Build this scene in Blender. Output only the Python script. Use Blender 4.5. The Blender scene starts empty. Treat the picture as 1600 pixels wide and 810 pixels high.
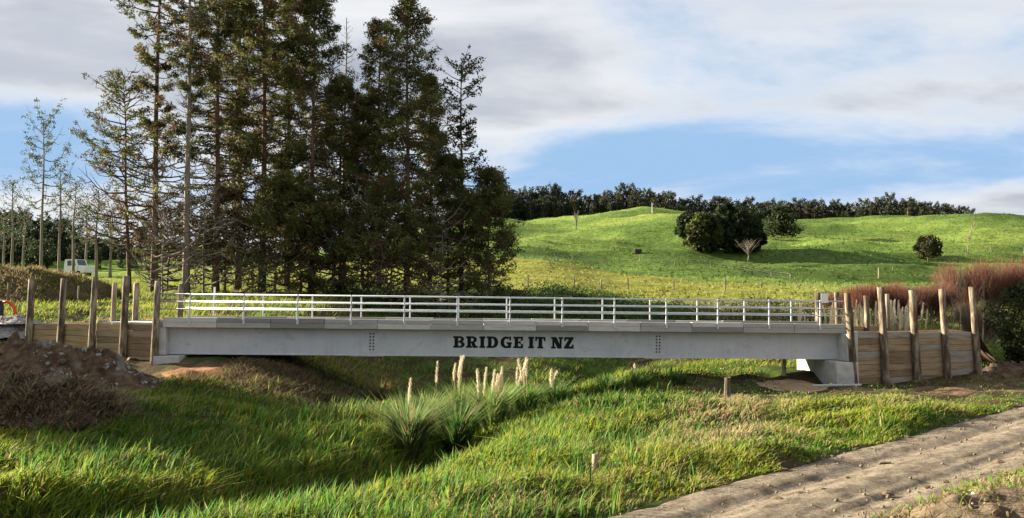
import bpy, math, random
import numpy as np
from mathutils import Vector, Matrix
R = math.radians
sc = bpy.context.scene
col = sc.collection

# ------------------------------------------------------------------ camera
FPX, CX, CY = 1400.0, 800.0, 405.0          # the photograph is 1600 x 810
PITCH = math.atan(55.0 / FPX)
CAMZ = 4.1
cam = bpy.data.cameras.new('camera')
cam.sensor_width = 36.0
cam.lens = 36.0 * FPX / 1600.0
cam.clip_start = 0.1
cam.clip_end = 6000
camo = bpy.data.objects.new('camera', cam)
col.objects.link(camo)
camo.location = (0, 0, CAMZ)
camo.rotation_euler = (math.pi / 2 + PITCH, 0, 0)
sc.camera = camo

# ------------------------------------------------------------------ sky and sun
SUN_EL, SUN_BEHIND = R(17.5), R(19)         # sun low on the left, a little behind the bridge
to_sun = Vector((-math.cos(SUN_EL) * math.cos(SUN_BEHIND), math.cos(SUN_EL) * math.sin(SUN_BEHIND), math.sin(SUN_EL)))
sun = bpy.data.lights.new('sun', 'SUN')
sun.energy = 5.0
sun.angle = R(0.53)
sun.color = (1.0, 0.88, 0.68)
suno = bpy.data.objects.new('sun', sun)
col.objects.link(suno)
suno.rotation_euler = (-to_sun).to_track_quat('-Z', 'Y').to_euler()
suno.location = (-40, 20, 40)

w = bpy.data.worlds.new('World')
sc.world = w
w.use_nodes = True
nt = w.node_tree
nt.nodes.clear()


def N(tree, kind, **kw):
    n = tree.nodes.new(kind)
    for k, v in kw.items():
        if k in ('inp',):
            for a, b in v.items():
                n.inputs[a].default_value = b
        else:
            setattr(n, k, v)
    return n


def ramp(tree, stops, src=None, interp='LINEAR'):
    n = tree.nodes.new('ShaderNodeValToRGB')
    n.color_ramp.interpolation = interp
    el = n.color_ramp.elements
    while len(el) < len(stops):
        el.new(0.5)
    for e, (p, c) in zip(el, stops):
        e.position = p
        e.color = (c, c, c, 1) if not isinstance(c, (tuple, list)) else (*c[:3], 1)
    if src is not None:
        tree.links.new(src, n.inputs[0])
    return n


L = nt.links.new
sky = N(nt, 'ShaderNodeTexSky', sky_type='NISHITA', sun_disc=False, sun_elevation=SUN_EL,
        sun_rotation=math.atan2(to_sun.x, to_sun.y), altitude=50, air_density=1.0, dust_density=0.6, ozone_density=1.6)
tc = N(nt, 'ShaderNodeTexCoord')
sep = N(nt, 'ShaderNodeSeparateXYZ')
L(tc.outputs['Generated'], sep.inputs[0])
zc = N(nt, 'ShaderNodeMath', operation='MAXIMUM', inp={1: 0.0})
L(sep.outputs['Z'], zc.inputs[0])
den = N(nt, 'ShaderNodeMath', operation='ADD', inp={1: 0.16})
L(zc.outputs[0], den.inputs[0])
dv = N(nt, 'ShaderNodeVectorMath', operation='DIVIDE')
L(tc.outputs['Generated'], dv.inputs[0])
L(den.outputs[0], dv.inputs[1])
mp = N(nt, 'ShaderNodeMapping', inp={'Location': (1.7, 0.4, 0.0), 'Scale': (0.55, 0.62, 0.3), 'Rotation': (0, 0, R(12))})
L(dv.outputs[0], mp.inputs[0])
n1 = N(nt, 'ShaderNodeTexNoise', inp={'Scale': 1.5, 'Detail': 9.0, 'Roughness': 0.58, 'Distortion': 0.25})
L(mp.outputs[0], n1.inputs['Vector'])
elb = ramp(nt, [(0.0, 0.62), (0.085, 0.61), (0.115, 0.44), (0.15, 0.40), (0.205, 0.61), (0.3, 0.62), (1.0, 0.66)], zc.outputs[0])
cov = N(nt, 'ShaderNodeMath', operation='ADD')
L(n1.outputs[0], cov.inputs[0])
L(elb.outputs[0], cov.inputs[1])
covr = ramp(nt, [(0.0, 0.0), (0.86 / 2, 0.0), (1.13 / 2, 1.0), (1.0, 1.0)], None, 'EASE')
half = N(nt, 'ShaderNodeMath', operation='MULTIPLY', inp={1: 0.5})
L(cov.outputs[0], half.inputs[0])
L(half.outputs[0], covr.inputs[0])
n2 = N(nt, 'ShaderNodeTexNoise', inp={'Scale': 1.7, 'Detail': 6.0, 'Roughness': 0.5, 'Distortion': 0.5})
mp2 = N(nt, 'ShaderNodeMapping', inp={'Location': (1.3, 7.2, 3.0), 'Scale': (0.5, 0.9, 0.3)})
L(dv.outputs[0], mp2.inputs[0])
L(mp2.outputs[0], n2.inputs['Vector'])
thick = ramp(nt, [(0.0, 0.0), (0.46, 0.0), (0.62, 1.0), (1.0, 1.0)], half.outputs[0], 'EASE')
n2c = N(nt, 'ShaderNodeMath', operation='MULTIPLY_ADD', inp={1: -2.6, 2: 1.95})
L(n2.outputs[0], n2c.inputs[0])
grey = N(nt, 'ShaderNodeMath', operation='MULTIPLY', use_clamp=True)
L(thick.outputs[0], grey.inputs[0]); L(n2c.outputs[0], grey.inputs[1])
cshade = ramp(nt, [(0.0, (4.4, 4.42, 4.45)), (0.3, (3.7, 3.8, 3.95)), (0.6, (2.7, 2.87, 3.2)), (1.0, (1.9, 2.1, 2.5))], grey.outputs[0])
skyg = N(nt, 'ShaderNodeMixRGB', blend_type='MULTIPLY', inp={0: 1.0, 2: (.82, .87, .96, 1)})
L(sky.outputs[0], skyg.inputs[1])
dk = N(nt, 'ShaderNodeMixRGB', blend_type='DARKEN', inp={0: 1.0, 2: (1.65, 2.6, 3.9, 1)})
L(skyg.outputs[0], dk.inputs[1])
mixs = N(nt, 'ShaderNodeMixRGB')
L(covr.outputs[0], mixs.inputs[0])
L(dk.outputs[0], mixs.inputs[1])
L(cshade.outputs[0], mixs.inputs[2])
bg = N(nt, 'ShaderNodeBackground', inp={'Strength': 0.05})
L(mixs.outputs[0], bg.inputs[0])
wo = N(nt, 'ShaderNodeOutputWorld')
L(bg.outputs[0], wo.inputs[0])

sc.view_settings.view_transform = 'Standard'
sc.view_settings.look = 'None'
sc.view_settings.exposure = 2.14
sc.view_settings.gamma = 1.0
sc.render.engine = 'CYCLES'
sc.cycles.max_bounces = 5
sc.cycles.transparent_max_bounces = 4
sc.cycles.use_denoising = True

# ------------------------------------------------------------------ helpers: numbers
rng = np.random.default_rng(11)
random.seed(5)


def sstep(a, b, x):
    t = np.clip((np.asarray(x, float) - a) / (b - a), 0, 1)
    return t * t * (3 - 2 * t)


def _hash(ix, iy, s):
    h = np.sin(ix * 127.1 + iy * 311.7 + s * 74.7) * 43758.5453
    return h - np.floor(h)


def vnoise(x, y, s=0):
    x = np.asarray(x, float); y = np.asarray(y, float)
    ix, iy = np.floor(x), np.floor(y)
    fx, fy = x - ix, y - iy
    fx = fx * fx * (3 - 2 * fx); fy = fy * fy * (3 - 2 * fy)
    a, b = _hash(ix, iy, s), _hash(ix + 1, iy, s)
    c, d = _hash(ix, iy + 1, s), _hash(ix + 1, iy + 1, s)
    return (a + (b - a) * fx) * (1 - fy) + (c + (d - c) * fx) * fy


def fbm(x, y, o=4, s=0):
    v, a, t = 0.0, 0.5, 0.0
    for k in range(o):
        v = v + a * vnoise(x * 2 ** k, y * 2 ** k, s + k * 3)
        t += a; a *= 0.5
    return v / t - 0.5


def px_dir(px, py):
    d = Vector(((px - CX) / FPX, 1.0, -(py - CY) / FPX))
    c, s = math.cos(PITCH), math.sin(PITCH)
    return Vector((d.x, d.y * c - d.z * s, d.y * s + d.z * c))


def at(px, py, Y):
    d = px_dir(px, py)
    return Vector((0, 0, CAMZ)) + d * (Y / d.y)


# ------------------------------------------------------------------ terrain height
DITCH = np.array([(-30, 11), (-14, 14.5), (-8, 17), (-5.4, 19.5), (-3.9, 22.5), (-2.6, 26), (-2.2, 30), (-1.5, 35), (0, 41), (3, 48), (7, 56), (10, 63)], float)
RD = Vector((0.722, 0.692))                       # farm track direction
RN = Vector((-RD.y, RD.x))                        # towards the bridge
RO = Vector((6.68, 16.4))                         # a point on its near edge
RW = 3.45


def road_d(x, y):                                 # distance from the near edge towards the bridge
    wob = 0.35 * (vnoise((x * RD.x + y * RD.y) * 0.22, 3.3, 5) - 0.5)
    return (x - RO.x) * RN.x + (y - RO.y) * RN.y + wob


def ditch_d(x, y):
    x = np.asarray(x, float); y = np.asarray(y, float)
    best = np.full(np.broadcast(x, y).shape, 1e9)
    for (x0, y0), (x1, y1) in zip(DITCH[:-1], DITCH[1:]):
        dx, dy = x1 - x0, y1 - y0
        t = np.clip(((x - x0) * dx + (y - y0) * dy) / (dx * dx + dy * dy), 0, 1)
        best = np.minimum(best, np.hypot(x - x0 - t * dx, y - y0 - t * dy))
    return best


def smi(y, xs, zs):
    return sum(np.interp(y * (1 + k * 0.03), xs, zs) for k in (-2, -1, 0, 1, 2)) / 5


def H(x, y):
    x = np.asarray(x, float); y = np.asarray(y, float)
    cen = smi(y, [10, 20, 30, 44, 50, 60, 70, 78, 90, 130, 200, 260, 300, 330, 400, 700, 3000],
              [0, 0, -.3, -.9, -.6, 1.0, 3.0, 4.5, 5.2, 9.3, 17, 24.4, 28.2, 28.2, 20, 16, 10])
    rig = smi(y, [10, 43, 47, 55, 70, 90, 110, 130, 200, 260, 300, 330, 400, 700, 3000],
              [0, 0, .3, .9, 2.2, 4.2, 6.2, 8.6, 16.5, 24.4, 28.2, 28.2, 22, 18, 10])
    lef = smi(y, [8, 16, 22, 32, 38, 43, 47, 55, 90, 140, 200, 400, 700, 3000],
              [.6, .35, .3, .35, .65, 1.3, 2.6, 3.4, 5.4, 7.8, 9.0, 12, 12, 10])
    wl = 1 - sstep(-13, -5.5, x + 0.0 * y)
    farl = sstep(55, 120, y)
    wl2 = 1 - sstep(-72, -12, x)
    wl = wl * (1 - farl) + wl2 * farl
    wr = sstep(3, 13, x) * (1 - sstep(140, 200, y))
    wr = np.where(y < 45, sstep(-1, 7, x), wr)
    z = cen * (1 - wr) + rig * wr
    z = z * (1 - wl) + lef * wl
    # crest shapes
    hw = sstep(120, 240, y) * (1 - wl)
    z = z + hw * (2.6 * np.exp(-((x - 42) / 20) ** 2) + 1.0 * np.exp(-((x - 132) / 34) ** 2) - 0.8 * np.exp(-((x - 88) / 14) ** 2))
    z = z + hw * 5.0 * fbm(x * 0.018, y * 0.02, 3, 4)
    ht = sstep(85, 140, y)
    z = z + ht * (4.2 * fbm(x * 0.03 + 5, y * 0.055, 3, 9) + 3.2 * fbm(x * 0.05 + .02 * y, y * 0.12, 3, 14) + 0.8 * fbm(x * 0.13, y * 0.42, 3, 15))
    # swale that parts the two hills on the right
    sw = np.exp(-((y - (118 + 0.10 * (x - 60))) / 9.0) ** 2) * sstep(25, 55, x)
    z = z - 1.6 * sw
    # drain
    dd = ditch_d(x, y)
    z = z - (np.interp(y, [15, 20, 25, 29, 33, 50], [1.2, 1.7, 2.0, 1.4, .85, .6]) * np.exp(-(dd / 1.4) ** 2)) * sstep(11, 15, y) * (1 - sstep(52, 62, y))
    z = z - 0.35 * np.exp(-(dd / 4.5) ** 2) * (1 - sstep(48, 58, y))
    # left bank shoulder falling to the drain
    z = z + 0.22 * np.exp(-((x + 10.5 - 0.1 * (y - 36)) / 2.6) ** 2 - ((y - 37) / 6) ** 2)
    # tussocky unevenness
    rd = road_d(x, y)
    nz = (1 - sstep(60, 110, y))
    onr = sstep(-1.0, -0.1, rd) * (1 - sstep(RW, RW + 1.2, rd))
    z = z + nz * (1 - onr) * (0.55 * fbm(x * 0.22, y * 0.22, 3, 21) + 0.46 * fbm(x * 0.8, y * 0.8, 2, 33))
    # the bank the photographer stands on
    z = z + np.clip(-rd, 0, 6.6) * 0.36 * sstep(-.2, 1.2, -rd) + .5 * fbm(x * 1.6, y * 1.6, 3, 77) * sstep(.1, .6, -rd) * (y < 45)
    z = np.where((rd > -0.15) & (rd < RW + 0.1) & (y < 60), np.minimum(z, -0.28), z)
    return z


def Hs(x, y):
    return float(H(np.array([x]), np.array([y]))[0])


_ry = np.concatenate([np.arange(11, 60, 0.1), np.arange(60, 420, 0.5)])


def hit(px, py, ymin=11, ymax=420):
    d = px_dir(px, py)
    ys = _ry[(_ry >= ymin) & (_ry <= ymax)]
    xs, zs = d.x / d.y * ys, CAMZ + d.z / d.y * ys
    b = np.nonzero(H(xs, ys) >= zs)[0]
    i = b[0] if len(b) else len(ys) - 1
    return Vector((xs[i], ys[i], Hs(xs[i], ys[i])))


# ------------------------------------------------------------------ helpers: materials
MATS = {}


def bsdf_mat(name, rough=0.8, spec=0.2, metal=0.0):
    m = bpy.data.materials.new(name)
    m.use_nodes = True
    t = m.node_tree
    b = t.nodes['Principled BSDF']
    b.inputs['Roughness'].default_value = rough
    b.inputs['Specular IOR Level'].default_value = spec
    b.inputs['Metallic'].default_value = metal
    MATS[name] = m
    return m, t, b


def noise_mat(name, stops, scale=2.0, rough=0.85, spec=0.15, bump=0.2, bscale=None, stretch=(1, 1, 1), detail=6, metal=0.0, second=None, bdist=0.05, coord='pos'):
    """colour ramp driven by noise on world (or object) position, with a noise bump"""
    m, t, b = bsdf_mat(name, rough, spec, metal)
    l = t.links.new
    if coord == 'pos':
        src = N(t, 'ShaderNodeNewGeometry').outputs['Position']
    else:
        src = N(t, 'ShaderNodeTexCoord').outputs['Object']
    mp = N(t, 'ShaderNodeMapping', inp={'Scale': stretch})
    l(src, mp.inputs[0])
    n = N(t, 'ShaderNodeTexNoise', inp={'Scale': scale, 'Detail': detail, 'Roughness': 0.62})
    l(mp.outputs[0], n.inputs['Vector'])
    r = ramp(t, stops, n.outputs[0])
    out = r.outputs[0]
    if second:
        c2, sc2, lo, hi = second
        n2 = N(t, 'ShaderNodeTexNoise', inp={'Scale': sc2, 'Detail': 5.0, 'Roughness': 0.6})
        l(mp.outputs[0], n2.inputs['Vector'])
        r2 = ramp(t, [(lo, 0.0), (hi, 1.0)], n2.outputs[0])
        mx = N(t, 'ShaderNodeMixRGB', inp={2: (*c2, 1)})
        l(r2.outputs[0], mx.inputs[0]); l(out, mx.inputs[1])
        out = mx.outputs[0]
    l(out, b.inputs['Base Color'])
    if bump:
        nb = N(t, 'ShaderNodeTexNoise', inp={'Scale': bscale or scale * 4, 'Detail': 5.0, 'Roughness': 0.6})
        l(mp.outputs[0], nb.inputs['Vector'])
        bp = N(t, 'ShaderNodeBump', inp={'Strength': bump, 'Distance': bdist})
        l(nb.outputs[0], bp.inputs['Height'])
        l(bp.outputs[0], b.inputs['Normal'])
    return m


def attr_leaf_mat(name, trans=0.35, rough=0.6, spec=0.15):
    """leaf colour from the mesh's own colour attribute, partly translucent"""
    m, t, b = bsdf_mat(name, rough, spec)
    l = t.links.new
    a = N(t, 'ShaderNodeVertexColor', layer_name='Col')
    l(a.outputs[0], b.inputs['Base Color'])
    tr = N(t, 'ShaderNodeBsdfTranslucent')
    l(a.outputs[0], tr.inputs[0])
    ms = N(t, 'ShaderNodeMixShader', inp={0: trans})
    l(b.outputs[0], ms.inputs[1]); l(tr.outputs[0], ms.inputs[2])
    l(ms.outputs[0], t.nodes['Material Output'].inputs[0])
    return m


def plain_mat(name, c, rough=0.6, spec=0.3, metal=0.0, var=0.12, scale=3.0, bump=0.0):
    lo = tuple(max(0, v * (1 - var)) for v in c)
    hi = tuple(v * (1 + var) for v in c)
    return noise_mat(name, [(0.3, lo), (0.7, hi)], scale, rough, spec, bump, metal=metal)


# ------------------------------------------------------------------ helpers: meshes
class MB:
    def __init__(s):
        s.v, s.f = [], []

    def add(s, vs, fs):
        o = len(s.v)
        s.v += [tuple(p) for p in vs]
        s.f += [tuple(i + o for i in q) for q in fs]
        return s

    def box(s, x0, x1, y0, y1, z0, z1):
        return s.add([(x0, y0, z0), (x1, y0, z0), (x1, y1, z0), (x0, y1, z0), (x0, y0, z1), (x1, y0, z1), (x1, y1, z1), (x0, y1, z1)],
                     [(3, 2, 1, 0), (4, 5, 6, 7), (0, 1, 5, 4), (1, 2, 6, 5), (2, 3, 7, 6), (3, 0, 4, 7)])

    def bbox(s, x0, x1, y0, y1, z0, z1, b=0.01):
        """box with chamfered edges"""
        X, Y, Z = (x0, x1), (y0, y1), (z0, z1)
        vs, idx = [], {}
        for i in (0, 1):
            for j in (0, 1):
                for k in (0, 1):
                    sx, sy, sz = (1 - 2 * i) * b, (1 - 2 * j) * b, (1 - 2 * k) * b
                    for a, p in enumerate(((X[i], Y[j] + sy, Z[k] + sz), (X[i] + sx, Y[j], Z[k] + sz), (X[i] + sx, Y[j] + sy, Z[k]))):
                        idx[i, j, k, a] = len(vs); vs.append(p)
        q = lambda *ks: tuple(idx[k] for k in ks)
        fs = []
        for i in (0, 1):
            r = [(i, 0, 0, 0), (i, 1, 0, 0), (i, 1, 1, 0), (i, 0, 1, 0)]; fs.append(q(*(r if i else r[::-1])))
            r = [(0, i, 0, 1), (0, i, 1, 1), (1, i, 1, 1), (1, i, 0, 1)]; fs.append(q(*(r if i else r[::-1])))
            r = [(0, 0, i, 2), (1, 0, i, 2), (1, 1, i, 2), (0, 1, i, 2)]; fs.append(q(*(r if i else r[::-1])))
        for i in (0, 1):
            for j in (0, 1):
                fs.append(q((i, j, 0, 0), (i, j, 1, 0), (i, j, 1, 1), (i, j, 0, 1)))
                fs.append(q((i, 0, j, 0), (i, 1, j, 0), (i, 1, j, 2), (i, 0, j, 2)))
                fs.append(q((0, i, j, 1), (1, i, j, 1), (1, i, j, 2), (0, i, j, 2)))
                for k in (0, 1):
                    fs.append(q((i, j, k, 0), (i, j, k, 1), (i, j, k, 2)))
        return s.add(vs, fs)

    def tube(s, pts, rad, n=6, cap=True):
        pts = [Vector(p) for p in pts]
        if not isinstance(rad, (list, tuple)):
            rad = [rad] * len(pts)
        o = len(s.v)
        for i, p in enumerate(pts):
            d = (pts[min(i + 1, len(pts) - 1)] - pts[max(i - 1, 0)]).normalized()
            a = d.cross(Vector((0, 0, 1)) if abs(d.z) < 0.9 else Vector((1, 0, 0))).normalized()
            b = d.cross(a)
            for k in range(n):
                t = 2 * math.pi * k / n
                s.v.append(tuple(p + (a * math.cos(t) + b * math.sin(t)) * rad[i]))
        for i in range(len(pts) - 1):
            for k in range(n):
                k2 = (k + 1) % n
                s.f.append((o + i * n + k, o + i * n + k2, o + (i + 1) * n + k2, o + (i + 1) * n + k))
        if cap:
            s.f.append(tuple(o + k for k in range(n))[::-1])
            s.f.append(tuple(o + (len(pts) - 1) * n + k for k in range(n)))
        return s

    def prism(s, poly, y0, y1):
        """outline in x,z extruded along y"""
        n = len(poly)
        return s.add([(x, y0, z) for x, z in poly] + [(x, y1, z) for x, z in poly],
                     [tuple(range(n)), tuple(range(2 * n - 1, n - 1, -1))] + [(i, i + n, (i + 1) % n + n, (i + 1) % n) for i in range(n)])

    def mesh(s, name, mat, origin=(0, 0, 0), smooth=False):
        me = bpy.data.meshes.new(name)
        o = Vector(origin)
        me.from_pydata([tuple(Vector(p) - o) for p in s.v], [], s.f)
        me.materials.append(mat)
        if smooth:
            me.polygons.foreach_set('use_smooth', [True] * len(me.polygons))
        me.update()
        return me

    def build(s, name, mat, parent=None, origin=(0, 0, 0), smooth=False):
        return link(name, s.mesh(name, mat, origin, smooth), parent)


def link(name, data, parent=None, loc=(0, 0, 0), rot=(0, 0, 0), scl=(1, 1, 1)):
    o = bpy.data.objects.new(name, data)
    col.objects.link(o)
    o.parent = parent
    o.location, o.rotation_euler, o.scale = loc, rot, scl
    return o


def empty(name, loc, label, cat, group=None, rot=(0, 0, 0)):
    return tag(link(name, None, None, loc, rot), label, cat, group)


def tag(o, label, cat, group=None):
    o['label'] = label; o['category'] = cat
    if group:
        o['group'] = group
    return o


def structure(o):
    o['kind'] = 'structure'
    return o


def np_mesh(name, verts, faces_flat, fsize, mat, cols=None, smooth=False):
    """mesh from numpy: fsize = array of loop counts"""
    me = bpy.data.meshes.new(name)
    nv = len(verts)
    me.vertices.add(nv)
    me.vertices.foreach_set('co', np.ascontiguousarray(verts, dtype=np.float32).ravel())
    me.loops.add(len(faces_flat))
    me.loops.foreach_set('vertex_index', np.ascontiguousarray(faces_flat, dtype=np.int32))
    st = np.concatenate([[0], np.cumsum(fsize)[:-1]]).astype(np.int32)
    me.polygons.add(len(fsize))
    me.polygons.foreach_set('loop_start', st)
    if smooth:
        me.polygons.foreach_set('use_smooth', np.ones(len(fsize), dtype=bool))
    if cols is not None:
        a = me.color_attributes.new('Col', 'FLOAT_COLOR', 'POINT')
        c4 = np.ones((nv, 4), dtype=np.float32); c4[:, :3] = cols
        a.data.foreach_set('color', c4.ravel())
    me.materials.append(mat)
    me.update(calc_edges=True)
    return me


def grid_mesh(name, X, Y, Z, mat, smooth=True, cols=None):
    r, c = X.shape
    v = np.stack([X, Y, Z], -1).reshape(-1, 3)
    i = np.arange(r * c).reshape(r, c)
    q = np.stack([i[:-1, :-1], i[:-1, 1:], i[1:, 1:], i[1:, :-1]], -1).reshape(-1)
    return np_mesh(name, v, q, np.full((r - 1) * (c - 1), 4), mat, cols, smooth)


def blades_mesh(name, P, h, wd, lean, az, face, c0, c1, mat, droop=0.0, three=True):
    """P base (n,3); blade of height h, width wd, leaning by `lean` (fraction of h) towards az; facing `face`"""
    n = len(P)
    dx, dy = np.cos(az), np.sin(az)
    fx, fy = np.cos(face), np.sin(face)
    def pt(t, off):
        p = P.copy()
        bend = lean * h * t ** 1.8
        p[:, 0] += dx * bend + fx * wd * off
        p[:, 1] += dy * bend + fy * wd * off
        p[:, 2] += h * (t - droop * t * t) 
        return p
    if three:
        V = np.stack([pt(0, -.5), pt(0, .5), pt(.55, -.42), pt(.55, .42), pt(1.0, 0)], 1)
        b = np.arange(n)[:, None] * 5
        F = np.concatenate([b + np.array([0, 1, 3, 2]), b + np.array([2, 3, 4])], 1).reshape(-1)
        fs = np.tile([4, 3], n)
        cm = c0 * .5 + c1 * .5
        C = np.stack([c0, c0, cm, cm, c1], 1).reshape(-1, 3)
        return np_mesh(name, V.reshape(-1, 3), F, fs, mat, C)
    V = np.stack([pt(0, -.5), pt(0, .5), pt(1.0, 0)], 1)
    F = np.arange(3 * n)
    C = np.stack([c0, c0, c1], 1).reshape(-1, 3)
    return np_mesh(name, V.reshape(-1, 3), F, np.full(n, 3), mat, C)


def leaves_mesh(name, Pc, ln, wd, cols, mat, updir=0.25, r=rng):
    """diamond leaves / needle sprays at Pc with random orientation"""
    n = len(Pc)
    d = r.normal(size=(n, 3)); d[:, 2] = d[:, 2] * 0.8 + updir
    d /= np.linalg.norm(d, axis=1)[:, None]
    e = r.normal(size=(n, 3))
    s = np.cross(d, e); s /= np.linalg.norm(s, axis=1)[:, None] + 1e-9
    ln = ln[:, None]; wd = wd[:, None]
    V = np.stack([Pc - d * ln * .5, Pc + s * wd * .5 - d * ln * .05, Pc + d * ln * .5, Pc - s * wd * .5 - d * ln * .05], 1).reshape(-1, 3)
    C = np.repeat(cols, 4, axis=0)
    return np_mesh(name, V, np.arange(4 * n), np.full(n, 4), mat, C)


def vary(c, n, amt=0.2, r=rng):
    c = np.asarray(c, float)
    k = 1 + amt * r.normal(size=(n, 1)) * .6
    return np.clip(c * k * (1 + amt * .35 * r.normal(size=(n, 3))), 0.004, 0.9)

# ------------------------------------------------------------------ materials
M_conc = noise_mat('concrete', [(0.3, (.36, .36, .34)), (0.55, (.5, .49, .46)), (0.75, (.58, .56, .52))], 3.0, 0.85, 0.2, 0.15, 30, second=((.2, .19, .17), 1.3, 0.6, 0.85), bdist=.01)
M_panel = [noise_mat('deck_concrete' if i == 0 else 'deck_concrete_%s' % nme, [(0.3, tuple(c * .8 for c in b)), (0.7, b)], 4.0, 0.9, 0.15, 0.2, 25, second=((.14, .13, .11), 2.3, 0.58, 0.9), stretch=(.5, 1, 3), bdist=.01)
           for i, (nme, b) in enumerate((('pale', (.58, .56, .51)), ('mid', (.41, .40, .37)), ('grey', (.27, .26, .24))))]
M_girder = noise_mat('girder_grey_paint', [(0.32, (.44, .465, .485)), (0.5, (.51, .53, .545)), (0.7, (.56, .57, .575))], 0.8, 0.62, 0.25, 0.08, 8, second=((.3, .3, .29), 1.6, 0.58, 0.8), stretch=(1, 1, 1.6), bdist=.01)
_t = M_girder.node_tree; _b = _t.nodes['Principled BSDF']
_src = _b.inputs['Base Color'].links[0].from_socket
_m = N(_t, 'ShaderNodeMapping', inp={'Scale': (3.2, 3.2, .22)}); _t.links.new(N(_t, 'ShaderNodeNewGeometry').outputs['Position'], _m.inputs[0])
_n = N(_t, 'ShaderNodeTexNoise', inp={'Scale': 1.0, 'Detail': 7.0, 'Roughness': .7}); _t.links.new(_m.outputs[0], _n.inputs['Vector'])
_r = ramp(_t, [(.3, .86), (.5, 1.0), (.72, 1.05)], _n.outputs[0])
_x = N(_t, 'ShaderNodeMixRGB', blend_type='MULTIPLY', inp={0: .8}); _t.links.new(_src, _x.inputs[1]); _t.links.new(_r.outputs[0], _x.inputs[2])
_t.links.new(_x.outputs[0], _b.inputs['Base Color'])
M_splice = plain_mat('splice_paint', (.5, .51, .52), .6, .25)
M_bolt = plain_mat('dark_bolt', (.025, .025, .025), .5, .3)
M_black = plain_mat('lettering_black', (.006, .006, .006), .6, .2)
M_galv = noise_mat('galvanised_steel', [(0.3, (.46, .49, .52)), (0.7, (.6, .63, .66))], 6.0, .5, .5, 0, metal=.35)
M_white = plain_mat('white_paint', (.8, .8, .78), .5, .3, var=.04)
M_wood = [noise_mat('pine_plank_' + n, [(0.25, tuple(c * .55 for c in b)), (0.5, b), (0.72, tuple(min(1, c * 1.3) for c in b))], 3.0, .85, .12, .35, 14, stretch=(.35, .35, 5), second=(tuple(c * .35 for c in b), 2.2, .6, .78), bdist=.012)
          for n, b in (('tan', (.33, .245, .15)), ('gold', (.40, .28, .145)), ('brown', (.23, .165, .10)), ('grey', (.30, .27, .225)))]
M_pole = noise_mat('pole_timber', [(0.3, (.035, .026, .018)), (0.48, (.13, .10, .07)), (0.62, (.30, .25, .18)), (0.75, (.42, .36, .28))], 2.6, .9, .1, .7, 9, stretch=(2.0, 2.0, .45), bdist=.03)
M_pole2 = noise_mat('pole_timber_pale', [(0.3, (.08, .06, .04)), (0.46, (.28, .22, .15)), (0.7, (.48, .41, .31))], 2.6, .9, .1, .5, 9, stretch=(2.2, 2.2, .35), bdist=.03)
M_bark = noise_mat('tree_bark', [(0.25, (.05, .037, .026)), (0.5, (.12, .088, .06)), (0.75, (.22, .17, .12))], 1.6, .95, .05, .6, 6, stretch=(2, 2, .4), bdist=.05)
M_barkgrey = noise_mat('tree_bark_grey', [(0.25, (.10, .09, .07)), (0.5, (.20, .175, .14)), (0.75, (.32, .28, .23))], 1.6, .95, .05, .6, 6, stretch=(2, 2, .4), bdist=.05)
M_leaf = attr_leaf_mat('conifer_foliage', .38)
M_grass = attr_leaf_mat('grass_blades', .5, .65, .1)
M_dryleaf = attr_leaf_mat('dry_blades', .35, .7, .1)
M_soil = noise_mat('brown_soil', [(0.28, (.035, .023, .015)), (0.48, (.095, .06, .037)), (0.72, (.2, .135, .085))], 2.4, .95, .05, .8, 7, bdist=.08, second=((.22, .21, .19), .8, .55, .7))
M_clay = noise_mat('orange_clay', [(0.3, (.17, .085, .04)), (0.6, (.30, .16, .08))], 1.4, .95, .05, .5, 9)
M_stone = noise_mat('grey_gravel', [(0.3, (.16, .155, .15)), (0.7, (.38, .37, .35))], 5.0, .9, .1, .3)
M_clod = noise_mat('dirt_clod', [(0.3, (.06, .045, .03)), (0.7, (.19, .145, .10))], 6.0, .95, .05, .5)

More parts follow.
